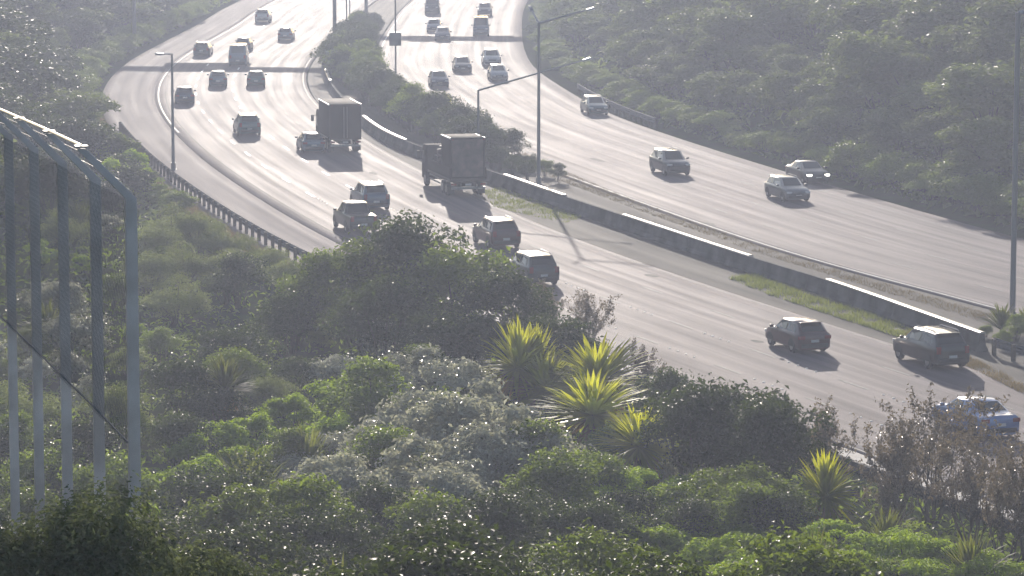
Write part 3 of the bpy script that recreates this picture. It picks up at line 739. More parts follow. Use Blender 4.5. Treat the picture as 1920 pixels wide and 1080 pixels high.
def truck(loc, heading, label, L=8.5, W=2.45, H=3.6, colour='grey', style='box', name='box_truck'):
    g = empty(name, loc, heading); tag(g, label, 'truck'); f = L / 2; pm = plain('truck_' + colour, PAINTS[colour], 0.8, spec=0.06)
    MB().box((0, 0, 0.85), (L*0.96, 0.9, 0.28)).build('chassis', M['trim'], g)
    c = MB(); cx = f - 1.0                                  # cab with raked screen
    pts = [(f, 0.5), (f, 1.5), (f - 0.25, 2.65), (f - 0.6, 2.85), (f - 1.9, 2.85), (f - 1.9, 0.5)]
    for sg in (1, -1): c.v += [(x, sg*W*0.48, z) for x, z in pts]
    k = len(pts); c.f = [tuple(range(k)), tuple(range(k, 2*k))[::-1]] + [(j, (j+1) % k, k+(j+1) % k, k+j) for j in range(k)]
    cab = c.build('cab', pm, g, bevel=0.05)
    MB().poly([(f + 0.012, -W*0.42, 1.55), (f + 0.012, W*0.42, 1.55), (f - 0.22, W*0.40, 2.55), (f - 0.22, -W*0.40, 2.55)]).build('windscreen', M['glass'], g)
    for sg in (1, -1):
        MB().poly([(f - 0.15, sg*(W*0.48 + .02), 1.55), (f - 1.1, sg*(W*0.48 + .02), 1.55), (f - 1.1, sg*(W*0.48 + .02), 2.4), (f - 0.32, sg*(W*0.48 + .02), 2.4)]).build('side_window', M['glass'], g)
        MB().box((f - 0.1, sg*(W*0.5 + 0.22), 2.1), (0.12, 0.22, 0.5)).build('mirror', M['trim'], g, bevel=0.03)
        MB().tube([(f - 0.15, sg*W*0.47, 2.3), (f - 0.1, sg*(W*0.5 + 0.2), 2.3)], 0.02, 5).build('mirror_arm', M['trim'], g)
    if style == 'box':
        o = MB().box((-1.05, 0, 1.05 + (H - 1.05)/2), (L - 2.15, W, H - 1.05)).build('cargo_box', pm, g, bevel=0.04)
        for sg in (1, -1): MB().box((-f - 0.0, sg*W*0.24, 1.05 + (H - 1.05)/2), (0.06, W*0.45, H - 1.3)).build('rear_door', pm, o, bevel=0.015)
        for yy in (-0.12, 0.12): MB().tube([(-f - 0.06, yy, 1.2), (-f - 0.06, yy, H - 0.2)], 0.02, 6).build('lock_rod', M['galv_dull'], o)
    else:
        tr = MB().box((-1.05, 0, 1.15), (L - 2.2, W, 0.2)).build('tray', M['trim'], g, bevel=0.02)
        for sg in (1, -1): MB().box((-1.05, sg*(W/2 - 0.03), 1.6), (L - 2.2, 0.05, 0.75)).build('tray_side', pm, g, bevel=0.01)
        o = MB().box((-f + 1.65, 0, 1.25 + (H - 1.25)/2), (3.0, W*0.94, H - 1.25)).build('cargo_box', pm, g, bevel=0.05)
        MB().box((-f + 0.13, 0, 1.25 + (H - 1.25)/2), (0.06, W*0.85, H - 1.5)).build('rear_door', M['load'], o, bevel=0.015)
        ld = MB()
        for i in range(16):
            a = random.uniform(-0.5, 0.5)
            ld.box((random.uniform(-0.6, f - 2.4), random.uniform(-0.8, 0.8), random.uniform(1.6, 2.75)), (random.uniform(0.5, 1.6), random.uniform(0.3, 0.9), random.uniform(0.2, 0.6)), Matrix.Rotation(a, 3, 'Z') @ Matrix.Rotation(a*0.5, 3, 'X'))
        o = ld.build('load', M['load'], g); o['kind'] = 'stuff'
        for i in range(4): MB().box((-0.5 + i*0.75, -0.5 + 0.45*(i % 3), 2.95 + 0.1*(i % 2)), (0.7, 0.6, 0.06), Matrix.Rotation(0.15*(i - 1.5), 3, 'Y')).build('tarpaulin', M['tarp'], g, bevel=0.02)
    for sg in (1, -1):                                     # mud flaps, marker lamps, side guard rails
        MB().box((-f + 0.75, sg*(W/2 - 0.2), 0.42), (0.03, 0.5, 0.5)).build('mud_flap', M['trim'], g)
        MB().box((-f + 0.02, sg*W*0.42, H - 0.12), (0.06, 0.12, 0.07)).build('marker_lamp', M['tail'], g)
        for zz in (0.65, 0.95): MB().box((0.35, sg*(W/2 - 0.05), zz), (L*0.36, 0.04, 0.09)).build('side_guard', M['galv_dull'], g)
        for zz in (1.12, H - 0.06): MB().box((-1.05 if style == 'box' else -f + 1.65, sg*(W/2*(1 if style == 'box' else 0.94) + 0.012), zz), ((L - 2.15) if style == 'box' else 3.0, 0.03, 0.10)).build('side_rail', M['galv_dull'], g)
    r = 0.48
    ty = MB().lathe([(r*0.58, -0.14), (r*0.94, -0.14), (r, -0.09), (r, 0.09), (r*0.94, 0.14), (r*0.58, 0.14)], 18).mesh('wheel', M['tyre'], smooth=True)
    ri = MB().lathe([(r*0.58, -0.145), (r*0.3, -0.10), (r*0.3, 0.10), (r*0.58, 0.145)], 12).mesh('rim', M['rim'], smooth=True)
    for x in (f - 1.1, -f + 1.5, -f + 2.7):
        for sg in (1, -1):
            o = mesh_obj('wheel', ty, g); o.location = (x, sg*(W/2 - 0.18), r); mesh_obj('rim', ri, o)
    MB().box((-f + 0.05, 0, 0.62), (0.1, W*0.92, 0.16)).build('under_run_bar', M['galv_dull'], g)
    for sg in (1, -1): MB().box((-f + 0.02, sg*W*0.40, 0.88), (0.08, 0.36, 0.13)).build('tail_light', M['tail'], g)
    MB().box((-f, 0, 0.86), (0.04, 0.42, 0.13)).build('number_plate', M['plate'], g)
    MB().box((f - 0.02, 0, 0.62), (0.2, W*0.94, 0.34)).build('bumper', M['trim'], g, bevel=0.04)
    for sg in (1, -1): MB().box((f + 0.0, sg*W*0.36, 0.95), (0.1, 0.34, 0.18)).build('headlight', M['head'], g, bevel=0.02)
    return g

def on_road(line, px, yb, L, away=True):
    p = at(px, yb); i, lat = line.near(p.x, p.y); T = line.T[i]
    yc = p.y + abs(T[1]) * L / 2; xc = p.x / p.y * yc
    i, lat = line.near(xc, yc); T = line.T[i]; a = math.atan2(T[1], T[0])
    return Vector((xc, yc, 0.002)), (a if away else a + math.pi)
AWAY = 'traffic driving away on the left carriageway'; ONC = 'traffic coming on the right carriageway'
for kind, px, yb, colour, label in [
    ('suv', 494, 43, 'silver', 'farthest hazy car at the top of the left carriageway'),
    ('hatchback', 537, 77, 'steel_blue', 'hazy blue-grey car alone near the median at the top of the left carriageway'),
    ('wagon', 381, 106, 'charcoal', 'dark car with glinting roof just past the gantry shadow by the left verge'),
    ('hatchback', 458, 97, 'grey', 'small grey car just ahead of the hazy van on the left carriageway'),
    ('van', 448, 125, 'steel_blue', 'hazy blue-grey van crossing the gantry shadow on the left carriageway'),
    ('hatchback', 409, 164, 'steel_blue', 'blue-grey car in the middle lane just before the gantry shadow, beside the glinting car'),
    ('hatchback', 480, 164, 'teal', 'teal car with bright glint on its roof just before the gantry shadow'),
    ('hatchback', 346, 196, 'navy', 'dark blue car in the outer lane beside the lamp post on the verge'),
    ('suv', 463, 256, 'teal', 'pale teal car with a wide sun glint in the middle of the left carriageway'),
    ('hatchback', 582, 288, 'steel_blue', 'blue-grey car with white glinting roof beside the dark box truck'),
    ('suv', 693, 396, 'steel_blue', 'dark car partly hidden behind the nearer car left of the big tree'),
    ('ute', 666, 440, 'charcoal', 'dark pickup with glinting roof half hidden by the top of the big tree'),
    ('suv', 930, 468, 'maroon', 'dark car with bright roof following the loaded truck'),
    ('suv', 995, 538, 'charcoal', 'dark car with its lower half hidden behind the shrubs right of the big tree'),
    ('hatchback', 1494, 664, 'maroon', 'dark maroon hatchback with pale sunlit roof and long shadow'),
    ('suv', 1744, 694, 'black', 'black car with roof rails beside the grass strip at the right'),
    ('sedan', 1826, 825, 'blue', 'light blue sedan behind the bare-stemmed shrub at the right edge'),
]:
    p, h = on_road(LC, px, yb, SPEC[kind]['L']); car(kind, p, h, colour, label, group=AWAY)
for kind, px, yb, colour, label in [
    ('van', 811, 27, 'grey', 'hazy boxy van cut by the top of the picture on the right carriageway'),
    ('hatchback', 814, 61, 'steel_blue', 'hazy car just beyond the gantry shadow, close behind another car'),
    ('hatchback', 830, 77, 'navy', 'hazy blue car inside the gantry shadow on the right carriageway'),
    ('suv', 909, 31, 'grey', 'farthest hazy car in the outer lane of the right carriageway'),
    ('van', 902, 69, 'steel_blue', 'tall hazy van touching the gantry shadow on the right carriageway'),
    ('hatchback', 822, 165, 'navy', 'blue hatchback with bright roof edge nearest the sign pole'),
    ('wagon', 866, 137, 'charcoal', 'grey car with bright bonnet glint in the middle of four cars'),
    ('suv', 921, 126, 'silver', 'pale grey car directly beyond another car in the third lane'),
    ('hatchback', 933, 153, 'silver', 'pale grey car in front of another in the third lane'),
    ('wagon', 1114, 217, 'teal', 'hazy green-grey car alone beneath the long lamp arm'),
    ('suv', 1256, 331, 'charcoal', 'dark car alone in the middle of the right carriageway'),
    ('wagon', 1476, 380, 'grey', 'grey car in front of the shaded car at the foot of the hillside'),
    ('sedan', 1514, 346, 'black', 'dark car in the hillside shadow with its lights showing'),
]:
    p, h = on_road(RC, px, yb, SPEC[kind]['L'], False); car(kind, p, h, colour, label, group=ONC, lit='lights showing' in label)
p, h = on_road(LC, 634, 288, 8.0); truck(p, h, 'dark box truck beside the blue-grey car on the left carriageway', 8.0, 2.45, 3.75, 'black', 'box', 'box_truck')
p, h = on_road(LC, 850, 370, 9.5); truck(p, h, 'big dark truck with heaped load and tall rear box passing the long-armed lamp post', 9.5, 2.5, 4.0, 'black', 'load', 'loaded_truck')

# ------------------------------------------------------------------ vegetation
def unit(a): return a / np.maximum(np.linalg.norm(a, axis=-1, keepdims=True), 1e-6)
def leaves(P, Nrm, size, aspect=0.5, spread=0.9, rng=RNG, fold=0.18):
    """One folded rhombic leaf (two triangles) at each point."""
    n = len(P)
    nr = unit(Nrm + rng.normal(0, spread, (n, 3)))
    t = rng.normal(0, 1, (n, 3)); t -= nr * (t * nr).sum(1)[:, None]; t = unit(t)
    b = np.cross(nr, t); s = size * rng.uniform(0.5, 1.65, (n, 1))
    V = np.empty((n, 4, 3)); V[:, 0] = P - t*s*0.5; V[:, 2] = P + t*s*0.5
    V[:, 1] = P + b*s*aspect*0.5 + nr*s*fold - t*s*0.05; V[:, 3] = P - b*s*aspect*0.5 + nr*s*fold - t*s*0.05
    i = np.arange(n)[:, None] * 4
    Fs = np.concatenate([i + np.array([[0, 1, 2]]), i + np.array([[0, 2, 3]])])
    return V.reshape(-1, 3), Fs

def clump_crown(H, Wd, n_cl, n_leaf, size, rng, z0=0.25, rr=(0.22, 0.42), aspect=0.5, spread=0.38, twig=0.0, flat=0.8):
    """Lumpy crown: leaves on the shells of many overlapping clumps inside an uneven ellipsoid."""
    C = []; tries = 0
    while len(C) < n_cl and tries < 5000:
        tries += 1
        p = rng.uniform(-1, 1, 3)
        if np.linalg.norm(p) > 1: continue
        z = z0 + (1 - z0) * (p[2]*0.5 + 0.5)
        k = 1 - 0.35 * max(0, (z - 0.6) / 0.4)
        C.append((p[0]*Wd*0.5*k, p[1]*Wd*0.5*k, z*H*0.9))
    C = np.array(C); r = rng.uniform(rr[0], rr[1], len(C)) * min(H, Wd) * 0.5
    pick = rng.choice(len(C), n_leaf, p=(r**2)/(r**2).sum())
    d = unit(rng.normal(0, 1, (n_leaf, 3))); d[:, 2] = np.where(d[:, 2] < -0.2, -d[:, 2]*0.6, d[:, 2]); d = unit(d)
    rad = r[pick][:, None] * (1.0 - 0.42 * rng.random((n_leaf, 1))**1.6 + twig * (rng.random((n_leaf, 1)) ** 4))
    P = C[pick] + d * rad * np.array([1, 1, flat])
    P[:, 2] = np.maximum(P[:, 2], 0.05)
    V, Fs = leaves(P, d * 0.75 + np.array([0, 0, 0.75]), size, aspect, spread, rng)
    return V, Fs, C, r

def shrub_proto(H, Wd, n_cl, n_leaf, size, mat, seed, **k):
    rng = np.random.default_rng(seed)
    V, Fs, C, r = clump_crown(H, Wd, n_cl, n_leaf, size, rng, **k)
    cm = np_mesh('crown', V, Fs, M[mat])
    mb = MB(); order = np.argsort(-r)[:max(6, n_cl // 3)]
    for j in order:
        c = C[j]; a = np.array([c[0]*0.12, c[1]*0.12, -0.3]); m = np.array([c[0]*0.5, c[1]*0.5, c[2]*0.55])
        mb.tube([a, m, c], [0.03*H**0.5, 0.02*H**0.5, 0.008], 5)
    return (H, Wd, cm, mb.mesh('stem', M['bark'], smooth=True))

def sparse_proto(H, Wd, seed, n_main=8, leaf=0.11, mat='leaf_sparse', dens=1.0):
    rng = np.random.default_rng(seed); mb = MB(); tips = []
    def grow(p, d, L, r, lv):
        n = 4; pts = [p]; rs = [r]; q = np.array(p); dd = np.array(d)
        for i in range(n):
            dd = unit(dd + rng.normal(0, 0.13, 3) + np.array([0, 0, 0.05])); q = q + dd * L / n; pts.append(q.copy()); rs.append(r * (1 - 0.55*(i+1)/n))
            if lv >= 1: tips.append((q.copy(), dd.copy(), lv))
        mb.tube(pts, rs, 5 if lv < 2 else 3, cap=False)
        if lv < 3:
            for k in range(3 if lv < 2 else 2):
                i = rng.integers(2, n + 1); a = unit(dd + rng.normal(0, 0.5, 3) + np.array([0, 0, 0.22])); grow(pts[i], a, L * rng.uniform(0.5, 0.72), rs[i]*0.8, lv + 1)
    for i in range(n_main):
        an = 2*math.pi*i/n_main + rng.uniform(-0.3, 0.3); o = rng.uniform(0.25, 0.6)*Wd/H
        grow(np.array([0.08*math.cos(an), 0.08*math.sin(an), -0.2]), unit(np.array([math.cos(an)*o, math.sin(an)*o, 1.0])), H*0.55, 0.022*H**0.6, 0)
    P = []; D = []
    for (q, dd, lv) in tips:
        if lv < 2 and rng.random() < 0.5: continue
        n = int((10 if lv == 3 else 5) * dens)
        P.append(q + rng.normal(0, 0.085, (n, 3))); D.append(np.repeat(dd[None], n, 0))
    P = np.concatenate(P); D = np.concatenate(D)
    s = H / max(P[:, 2].max(), 0.1)
    V, Fs = leaves(P * s, D, leaf, 0.45, 0.9, rng)
    me = mb.mesh('stem', M['bark'], smooth=True); co = np.empty(len(me.vertices)*3, np.float32); me.vertices.foreach_get('co', co); me.vertices.foreach_set('co', co*s); me.update()
    return (H, Wd, np_mesh('crown', V, Fs, M[mat]), me)

def swords(n, length, width, pol, seed, droop=0.5, seg=5, base_r=0.06):
    rng = np.random.default_rng(seed); V = []; Fs = []
    for i in range(n):
        az = rng.uniform(0, 2*math.pi); po = math.radians(rng.uniform(*pol)); L = length * rng.uniform(0.75, 1.1); w = width * rng.uniform(0.8, 1.2)
        h = np.array([math.cos(az), math.sin(az), 0]); sd_ = np.array([-math.sin(az), math.cos(az), 0]); p = h*base_r*math.sin(po) + np.array([0, 0, base_r*math.cos(po)])
        dr = droop * rng.uniform(0.4, 1.4); n0 = len(V)
        for k in range(seg + 1):
            t = k / seg; a = po + dr * t * t * 1.2
            ww = w * (0.55 + 0.9*t if t < 0.5 else 1.0 * (1 - ((t - 0.5)/0.5)**2.2) + 0.02)
            dirv = h*math.sin(a) + np.array([0, 0, math.cos(a)]); up = np.cross(sd_, dirv)
            V.append(p - sd_*ww/2 + up*ww*0.22); V.append(p.copy()); V.append(p + sd_*ww/2 + up*ww*0.22)
            p = p + dirv * L / seg
        for k in range(seg):
            a = n0 + 3*k
            Fs += [(a, a+1, a+4, a+3), (a+1, a+2, a+5, a+4)]
    return np.array(V), np.array(Fs)

PROTO = {}
PROTO['broad'] = [shrub_proto(4.0, 3.8, 30, 6500, 0.165, 'leaf_broad', 11 + i, twig=0.6, rr=(0.24, 0.46), spread=0.75) for i in range(4)]
PROTO['dark'] = [shrub_proto(4.0, 3.8, 28, 6000, 0.155, 'leaf_dark', 141 + i, twig=0.6, rr=(0.24, 0.46), spread=0.7) for i in range(3)]
PROTO['gloss'] = [shrub_proto(2.6, 3.0, 24, 4200, 0.15, 'leaf_gloss', 31 + i, twig=0.7, z0=0.1, rr=(0.22, 0.44), spread=0.6) for i in range(4)]
PROTO['soft'] = [shrub_proto(2.6, 2.8, 40, 9000, 0.11, 'leaf_soft', 51 + i, twig=0.8, aspect=0.28, z0=0.1, spread=0.8) for i in range(2)]
PROTO['green'] = [shrub_proto(2.2, 2.6, 26, 4600, 0.135, 'leaf_green', 61 + i, twig=0.5, z0=0.05, rr=(0.22, 0.44)) for i in range(3)]
PROTO['mound'] = [shrub_proto(1.5, 2.6, 34, 8000, 0.085, 'leaf_green', 71 + i, twig=0.35, z0=0.0, aspect=0.4, rr=(0.28, 0.5), flat=0.7) for i in range(3)]
PROTO['sparse'] = [sparse_proto(4.4, 3.2, 81 + i, leaf=0.12, dens=0.68) for i in range(3)]
PROTO['hill_dark'] = [shrub_proto(7.0, 6.5, 26, 5200, 0.34, 'leaf_dark', 151 + i, twig=0.4, z0=0.15, spread=0.7, rr=(0.26, 0.5)) for i in range(3)]  # unlit look of the left slope put into the darker leaf colour
PROTO['near'] = [shrub_proto(3.0, 2.2, 40, 30000, 0.045, 'leaf_near', 121 + i, twig=0.4, z0=0.1) for i in range(2)]
PROTO['hill'] = [shrub_proto(7.0, 6.5, 26, 5200, 0.36, 'leaf_hill', 91 + i, twig=0.4, z0=0.15, spread=0.6, rr=(0.26, 0.5)) for i in range(4)]
def sword_proto(trunk, n, length, width, pol, seed, droop, mat='leaf_sword', dry=0):
    V, Fs = swords(n, length, width, pol, seed, droop); V[:, 2] += trunk
    parts = [('crown', np_mesh('crown', V, Fs, M[mat], True))]
    if dry:
        V2, F2 = swords(dry, length*0.9, width*0.8, (105, 150), seed + 1, 0.5); V2[:, 2] += trunk - 0.05; parts.append(('dry_leaves', np_mesh('dry_leaves', V2, F2, M['leaf_dry'], True)))
    parts.append(('trunk', MB().tube([(0, 0, -0.3), (0.03, 0.02, trunk*0.6), (0, 0, trunk + 0.05)], [0.10, 0.085, 0.07], 8).mesh('trunk', M['bark'], smooth=True)))
    return parts
PROTO['cabbage'] = [sword_proto(2.1, 230, 1.75, 0.125, (4, 112), 101 + i, 0.5, dry=34) for i in range(3)]
PROTO['flax'] = [sword_proto(0.12, 130, 1.6, 0.085, (3, 62), 111 + i, 0.75, 'leaf_flax') for i in range(3)]
PROTO['dull'] = [sword_proto(2.1, 230, 1.75, 0.11, (4, 118), 131, 0.5, 'leaf_flax', dry=50)]  # cabbage tree in shade: the shade is carried by a duller leaf colour

def find_top(px, ytop, H, y_from=34, y_to=470, step=0.7):
    """Where a plant of height H must stand on the terrain for its top to be seen at this pixel."""
    ux, uz = ray(px, ytop); y = y_from
    while y < y_to:
        x = ux * y
        if CAM_H + uz * y <= terrain(x, y) + H: return x, y
        y += step
    return None

def shrub_at(x, y, H, kind, label, group=None, wf=1.0, name='shrub', var=None, z=None, cat='shrub'):
    pr = PROTO[kind]; pr = pr[(var if var is not None else random.randrange(len(pr)))]
    s = H / pr[0]
    g = empty(name, (x, y, terrain(x, y) if z is None else z), random.uniform(0, 6.28)); g.scale = (s*wf, s*wf*random.uniform(0.9, 1.1), s)
    tag(g, label, cat, group)
    mesh_obj('crown', pr[2], g); mesh_obj('stem' if 'hill' not in kind else 'trunk', pr[3], g); return g
def shrub_px(px, ytop, H, kind, label, group=None, wf=1.0, name='shrub', y_from=60, **k):
    q = find_top(px, ytop, H, y_from)
    if q is None: return None
    return shrub_at(q[0], q[1], H, kind, label, group, wf, name, **k)
def sword_px(px, ytop, H, kind, label, group, scale=1.0, y_from=60, name='cabbage_tree', cat='plant'):
    q = find_top(px, ytop, H, y_from)
    if q is None: return None
    return sword_xy(q[0], q[1], terrain(*q), H, kind, label, group, scale, name, cat)
def sword_xy(x, y, z, H, kind, label, group, scale=1.0, name='cabbage_tree', cat='plant'):
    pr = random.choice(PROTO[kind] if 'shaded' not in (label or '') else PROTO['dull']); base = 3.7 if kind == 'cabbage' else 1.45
    g = empty(name, (x, y, z), random.uniform(0, 6.28)); s = H / base; g.rotation_euler = (random.uniform(-0.14, 0.14), random.uniform(-0.14, 0.14), random.uniform(0, 6.28)); g.scale = (s*scale, s*scale, s); tag(g, label, cat, group)
    for nm, me in pr: mesh_obj(nm, me, g)
    return g

LANDMARKS = []      # (pixel x, y, phrase)
FILLERS = []        # (object, what, height)
def register(o, what, H): FILLERS.append((o, what, H))
def project(p):
    dy = p.y*math.cos(PITCH) - (p.z - CAM_H)*math.sin(PITCH); v = -(p.y*math.sin(PITCH) + (p.z - CAM_H)*math.cos(PITCH))
    return 960 + F_PX*p.x/dy, 540 + F_PX*v/dy
_U = ['', 'first', 'second', 'third', 'fourth', 'fifth', 'sixth', 'seventh', 'eighth', 'ninth', 'tenth', 'eleventh', 'twelfth', 'thirteenth', 'fourteenth', 'fifteenth', 'sixteenth', 'seventeenth', 'eighteenth', 'nineteenth']
_T = {2: 'twent', 3: 'thirt', 4: 'fort', 5: 'fift', 6: 'sixt', 7: 'sevent', 8: 'eight'}
ORD = ['nearest'] + [(_U[n] if n < 20 else (_T[n // 10] + ('ieth' if n % 10 == 0 else 'y-' + _U[n % 10]))) for n in range(2, 90)]
def label_fillers():
    B = {}
    for o, what, H in FILLERS:
        px, py = project(Vector(o.location) + Vector((0, 0, H*0.7)))
        best = min(LANDMARKS, key=lambda l: (l[0] - px)**2 + ((l[1] - py)*1.3)**2); dx, dy = px - best[0], py - best[1]
        side = ('right of' if dx > 0 else 'left of') if abs(dx) > abs(dy)*1.2 else ('below' if dy > 0 else 'above')
        B.setdefault((what, side, best[2]), []).append((math.hypot(dx, dy), o))
    for (what, side, mark), L_ in B.items():
        for k, (_, o) in enumerate(sorted(L_, key=lambda q: q[0])):
            o['label'] = f'{ORD[min(k, 88)]} {what} {side} {mark}'
            o['group'] = what + ' mass'

# --- the plants one can pick out
G1 = 'dark glossy trees beside the left carriageway'
for px, yt, H, wf, lb in [
    (765, 404, 6.4, 0.95, 'tallest dark glossy-leaved tree, hiding the road below the half-hidden pickup'),
    (672, 440, 5.4, 1.0, 'dark green tree just left of the tallest tree, below the pickup'),
    (858, 440, 5.8, 1.0, 'dark green tree just right of the tallest tree, below the loaded truck'),
    (948, 505, 4.8, 1.0, 'dark shrub below the car with the bright roof'),
    (610, 478, 4.2, 0.95, 'yellowish dark shrub at the lower end of the guardrail'),
    (1030, 575, 4.0, 1.05, 'dark rounded shrub above the upper cabbage trees'),
    (720, 520, 4.6, 1.1, 'deep shaded shrub at the foot of the tallest tree'),
    (840, 560, 4.2, 1.1, 'deep shaded shrub left of the upper cabbage trees'),
    (1300, 728, 4.3, 0.95, 'dark glossy shrub just right of the cabbage trees'),
    (1372, 694, 5.0, 0.95, 'tall dark glossy shrub in front of the maroon hatchback lane'),
    (1450, 752, 4.4, 0.95, 'dark glossy shrub left of the small lone cabbage tree'),
    (1250, 690, 3.4, 0.8, 'small dark shrub at the kerb right of the cabbage trees')]:
    shrub_px(px, yt, H, 'dark' if ('dark' in lb or 'shaded' in lb) and 'yellowish' not in lb and px not in (672, 858) else 'broad', lb, G1, wf, 'broadleaf_tree' if H > 4.5 else 'shrub', cat='tree' if H > 4.5 else 'shrub', y_from=100)
G2 = 'bare-stemmed shrubs along the near kerb'
for px, yt, H, wf, lb in [
    (1105, 540, 3.6, 0.9, 'greyish open shrub reaching up to the road right of the big trees'),
    (1020, 520, 3.0, 0.7, 'thin twiggy shrub in front of the half-hidden dark car'),
    (1195, 628, 3.2, 0.8, 'open leafy shrub behind the largest cabbage tree'),
    (1540, 735, 4.3, 0.8, 'open-stemmed shrub between the dark shrubs and the kerb gap'),
    (1680, 760, 4.5, 0.85, 'bare-stemmed shrub with small leaves left of the light blue sedan'),
    (1752, 724, 5.0, 0.9, 'tallest bare-stemmed shrub, standing in front of the light blue sedan'),
    (1822, 800, 4.2, 0.85, 'bare-stemmed shrub just below the light blue sedan'),
    (1895, 830, 4.2, 0.8, 'bare-stemmed shrub at the right edge below the sedan'),
    (1935, 800, 4.5, 0.8, 'twiggy shrub cut by the right edge of the picture'),
    (1660, 880, 2.6, 0.9, 'low twiggy shrub in front of the kerb gap')]:
    shrub_px(px, yt, H, 'sparse', lb, G2, wf, y_from=90)
G3 = 'cabbage trees and flax in the thicket'
for px, yt, H, k, sc, lb in [
    (962, 610, 4.5, 'cabbage', 0.85, 'uppermost cabbage tree with yellow-green sword leaves below the dark trees'),
    (1012, 618, 4.2, 'cabbage', 0.75, 'cabbage tree tucked just behind the uppermost one'),
    (1038, 664, 3.5, 'cabbage', 1.25, 'cabbage tree at the centre of the sunlit group, left of the largest'),
    (1135, 640, 4.1, 'cabbage', 1.35, 'largest sunlit cabbage tree in the group beside the road'),
    (1105, 705, 3.8, 'cabbage', 1.35, 'cabbage tree directly below the largest one in the sunlit group'),
    (1196, 765, 3.3, 'cabbage', 1.2, 'lowest bright yellow-green cabbage tree of the sunlit group'),
    (1552, 850, 3.3, 'cabbage', 0.85, 'small lone cabbage tree left of the kerb gap'),
    (420, 668, 3.2, 'cabbage', 0.95, 'shaded cabbage tree alone right of the fence'),
    (575, 822, 2.2, 'flax', 0.9, 'upright sunlit flax among the green bushes left of centre'),
    (470, 862, 2.2, 'flax', 1.1, 'dark drooping flax lower left of the upright sunlit flax'),
    (515, 1030, 2.0, 'flax', 0.9, 'flax at the bottom edge left of centre'),
    (625, 1062, 2.0, 'flax', 0.9, 'flax cut by the bottom edge below the pale shrubs'),
    (1520, 1010, 1.7, 'flax', 0.8, 'sunlit flax at the bottom edge below the lone cabbage tree'),
    (1830, 1015, 1.6, 'flax', 0.8, 'sunlit flax in the bottom right corner'),
    (1660, 960, 1.6, 'flax', 0.7, 'thin flax under the bare-stemmed shrubs'),
    (90, 575, 1.8, 'flax', 1.0, 'small yellow flax seen through the fence low down'),
    (150, 385, 1.8, 'flax', 1.0, 'yellow flax seen through the fence high up'),
    (430, 985, 2.3, 'flax', 1.2, 'large dark flax near the bottom left')]:
    sword_px(px, yt, H, k, lb, G3, sc, name='cabbage_tree' if k == 'cabbage' else 'flax')
G4 = 'pale glossy shrubs in the middle of the thicket'
for i, (px, yt, H) in enumerate([(735, 668, 2.6), (800, 652, 2.6), (865, 668, 3.0), (910, 712, 3.4), (840, 730, 3.6), (760, 735, 3.2), (960, 760, 3.4), (1010, 800, 3.0), (890, 790, 3.4),
                 (690, 800, 3.0), (640, 845, 2.8), (780, 820, 3.4), (560, 895, 2.2), (515, 945, 2.0), (700, 890, 2.6), (830, 870, 2.8), (1060, 840, 2.4), (1290, 845, 1.8)]):
    o = shrub_px(px, yt, H, 'gloss', None, None, 1.0, 'glossy_shrub')
    if o: register(o, 'pale glinting shrub', H)
G5 = 'soft pale bushes below the guardrail'
for px, yt, H in [(320, 385, 2.8), (370, 395, 2.6), (420, 415, 2.4), (290, 420, 2.8), (460, 445, 2.2), (505, 460, 2.0), (350, 450, 2.6), (540, 485, 2.0), (430, 470, 2.2), (580, 520, 2.2), (280, 470, 2.6), (560, 560, 2.2)]:
    o = shrub_px(px, yt, H, 'soft', None, None, 1.0, 'olive_bush')
    if o: register(o, 'soft pale olive bush', H)
G6 = 'fresh green bushes at the lower left'
for px, yt, H in [(355, 820, 2.2), (410, 795, 2.2), (300, 890, 2.0), (480, 768, 2.3), (545, 735, 2.3), (610, 715, 2.3), (265, 955, 1.8), (680, 715, 2.2), (440, 830, 2.0), (640, 770, 2.2), (380, 870, 2.0),
                  (190, 268, 2.6), (245, 285, 2.4), (150, 262, 2.6), (270, 312, 2.2), (215, 300, 2.4)]:
    o = shrub_px(px, yt, H, 'green', None, None, 1.0, 'green_bush')
    if o: register(o, 'fresh green bush', H)
G7 = 'low bright green mounds along the bottom'
for px, yt, H in [(860, 1005, 1.6), (930, 1025, 1.5), (1050, 905, 1.8), (1130, 890, 1.8), (1215, 878, 1.8), (1290, 905, 1.8), (1090, 955, 1.6), (1180, 945, 1.6), (1380, 1000, 1.6), (1450, 1005, 1.6), (1250, 990, 1.6),
                  (1320, 960, 1.7), (1560, 985, 1.6), (1640, 985, 1.6), (1700, 1000, 1.5), (1780, 1015, 1.4), (1880, 1035, 1.4), (1600, 1040, 1.4), (1420, 1050, 1.4), (1330, 1045, 1.4), (1060, 1030, 1.4), (1180, 1035, 1.4), (1000, 1010, 1.4), (1720, 1050, 1.3), (800, 1050, 1.4), (1490, 930, 1.8)]:
    o = shrub_px(px, yt, H, 'mound', None, None, 1.0, 'mounded_shrub')
    if o: o.scale.x *= 1.25; o.scale.y *= 1.25; register(o, 'low bright green mound', H)

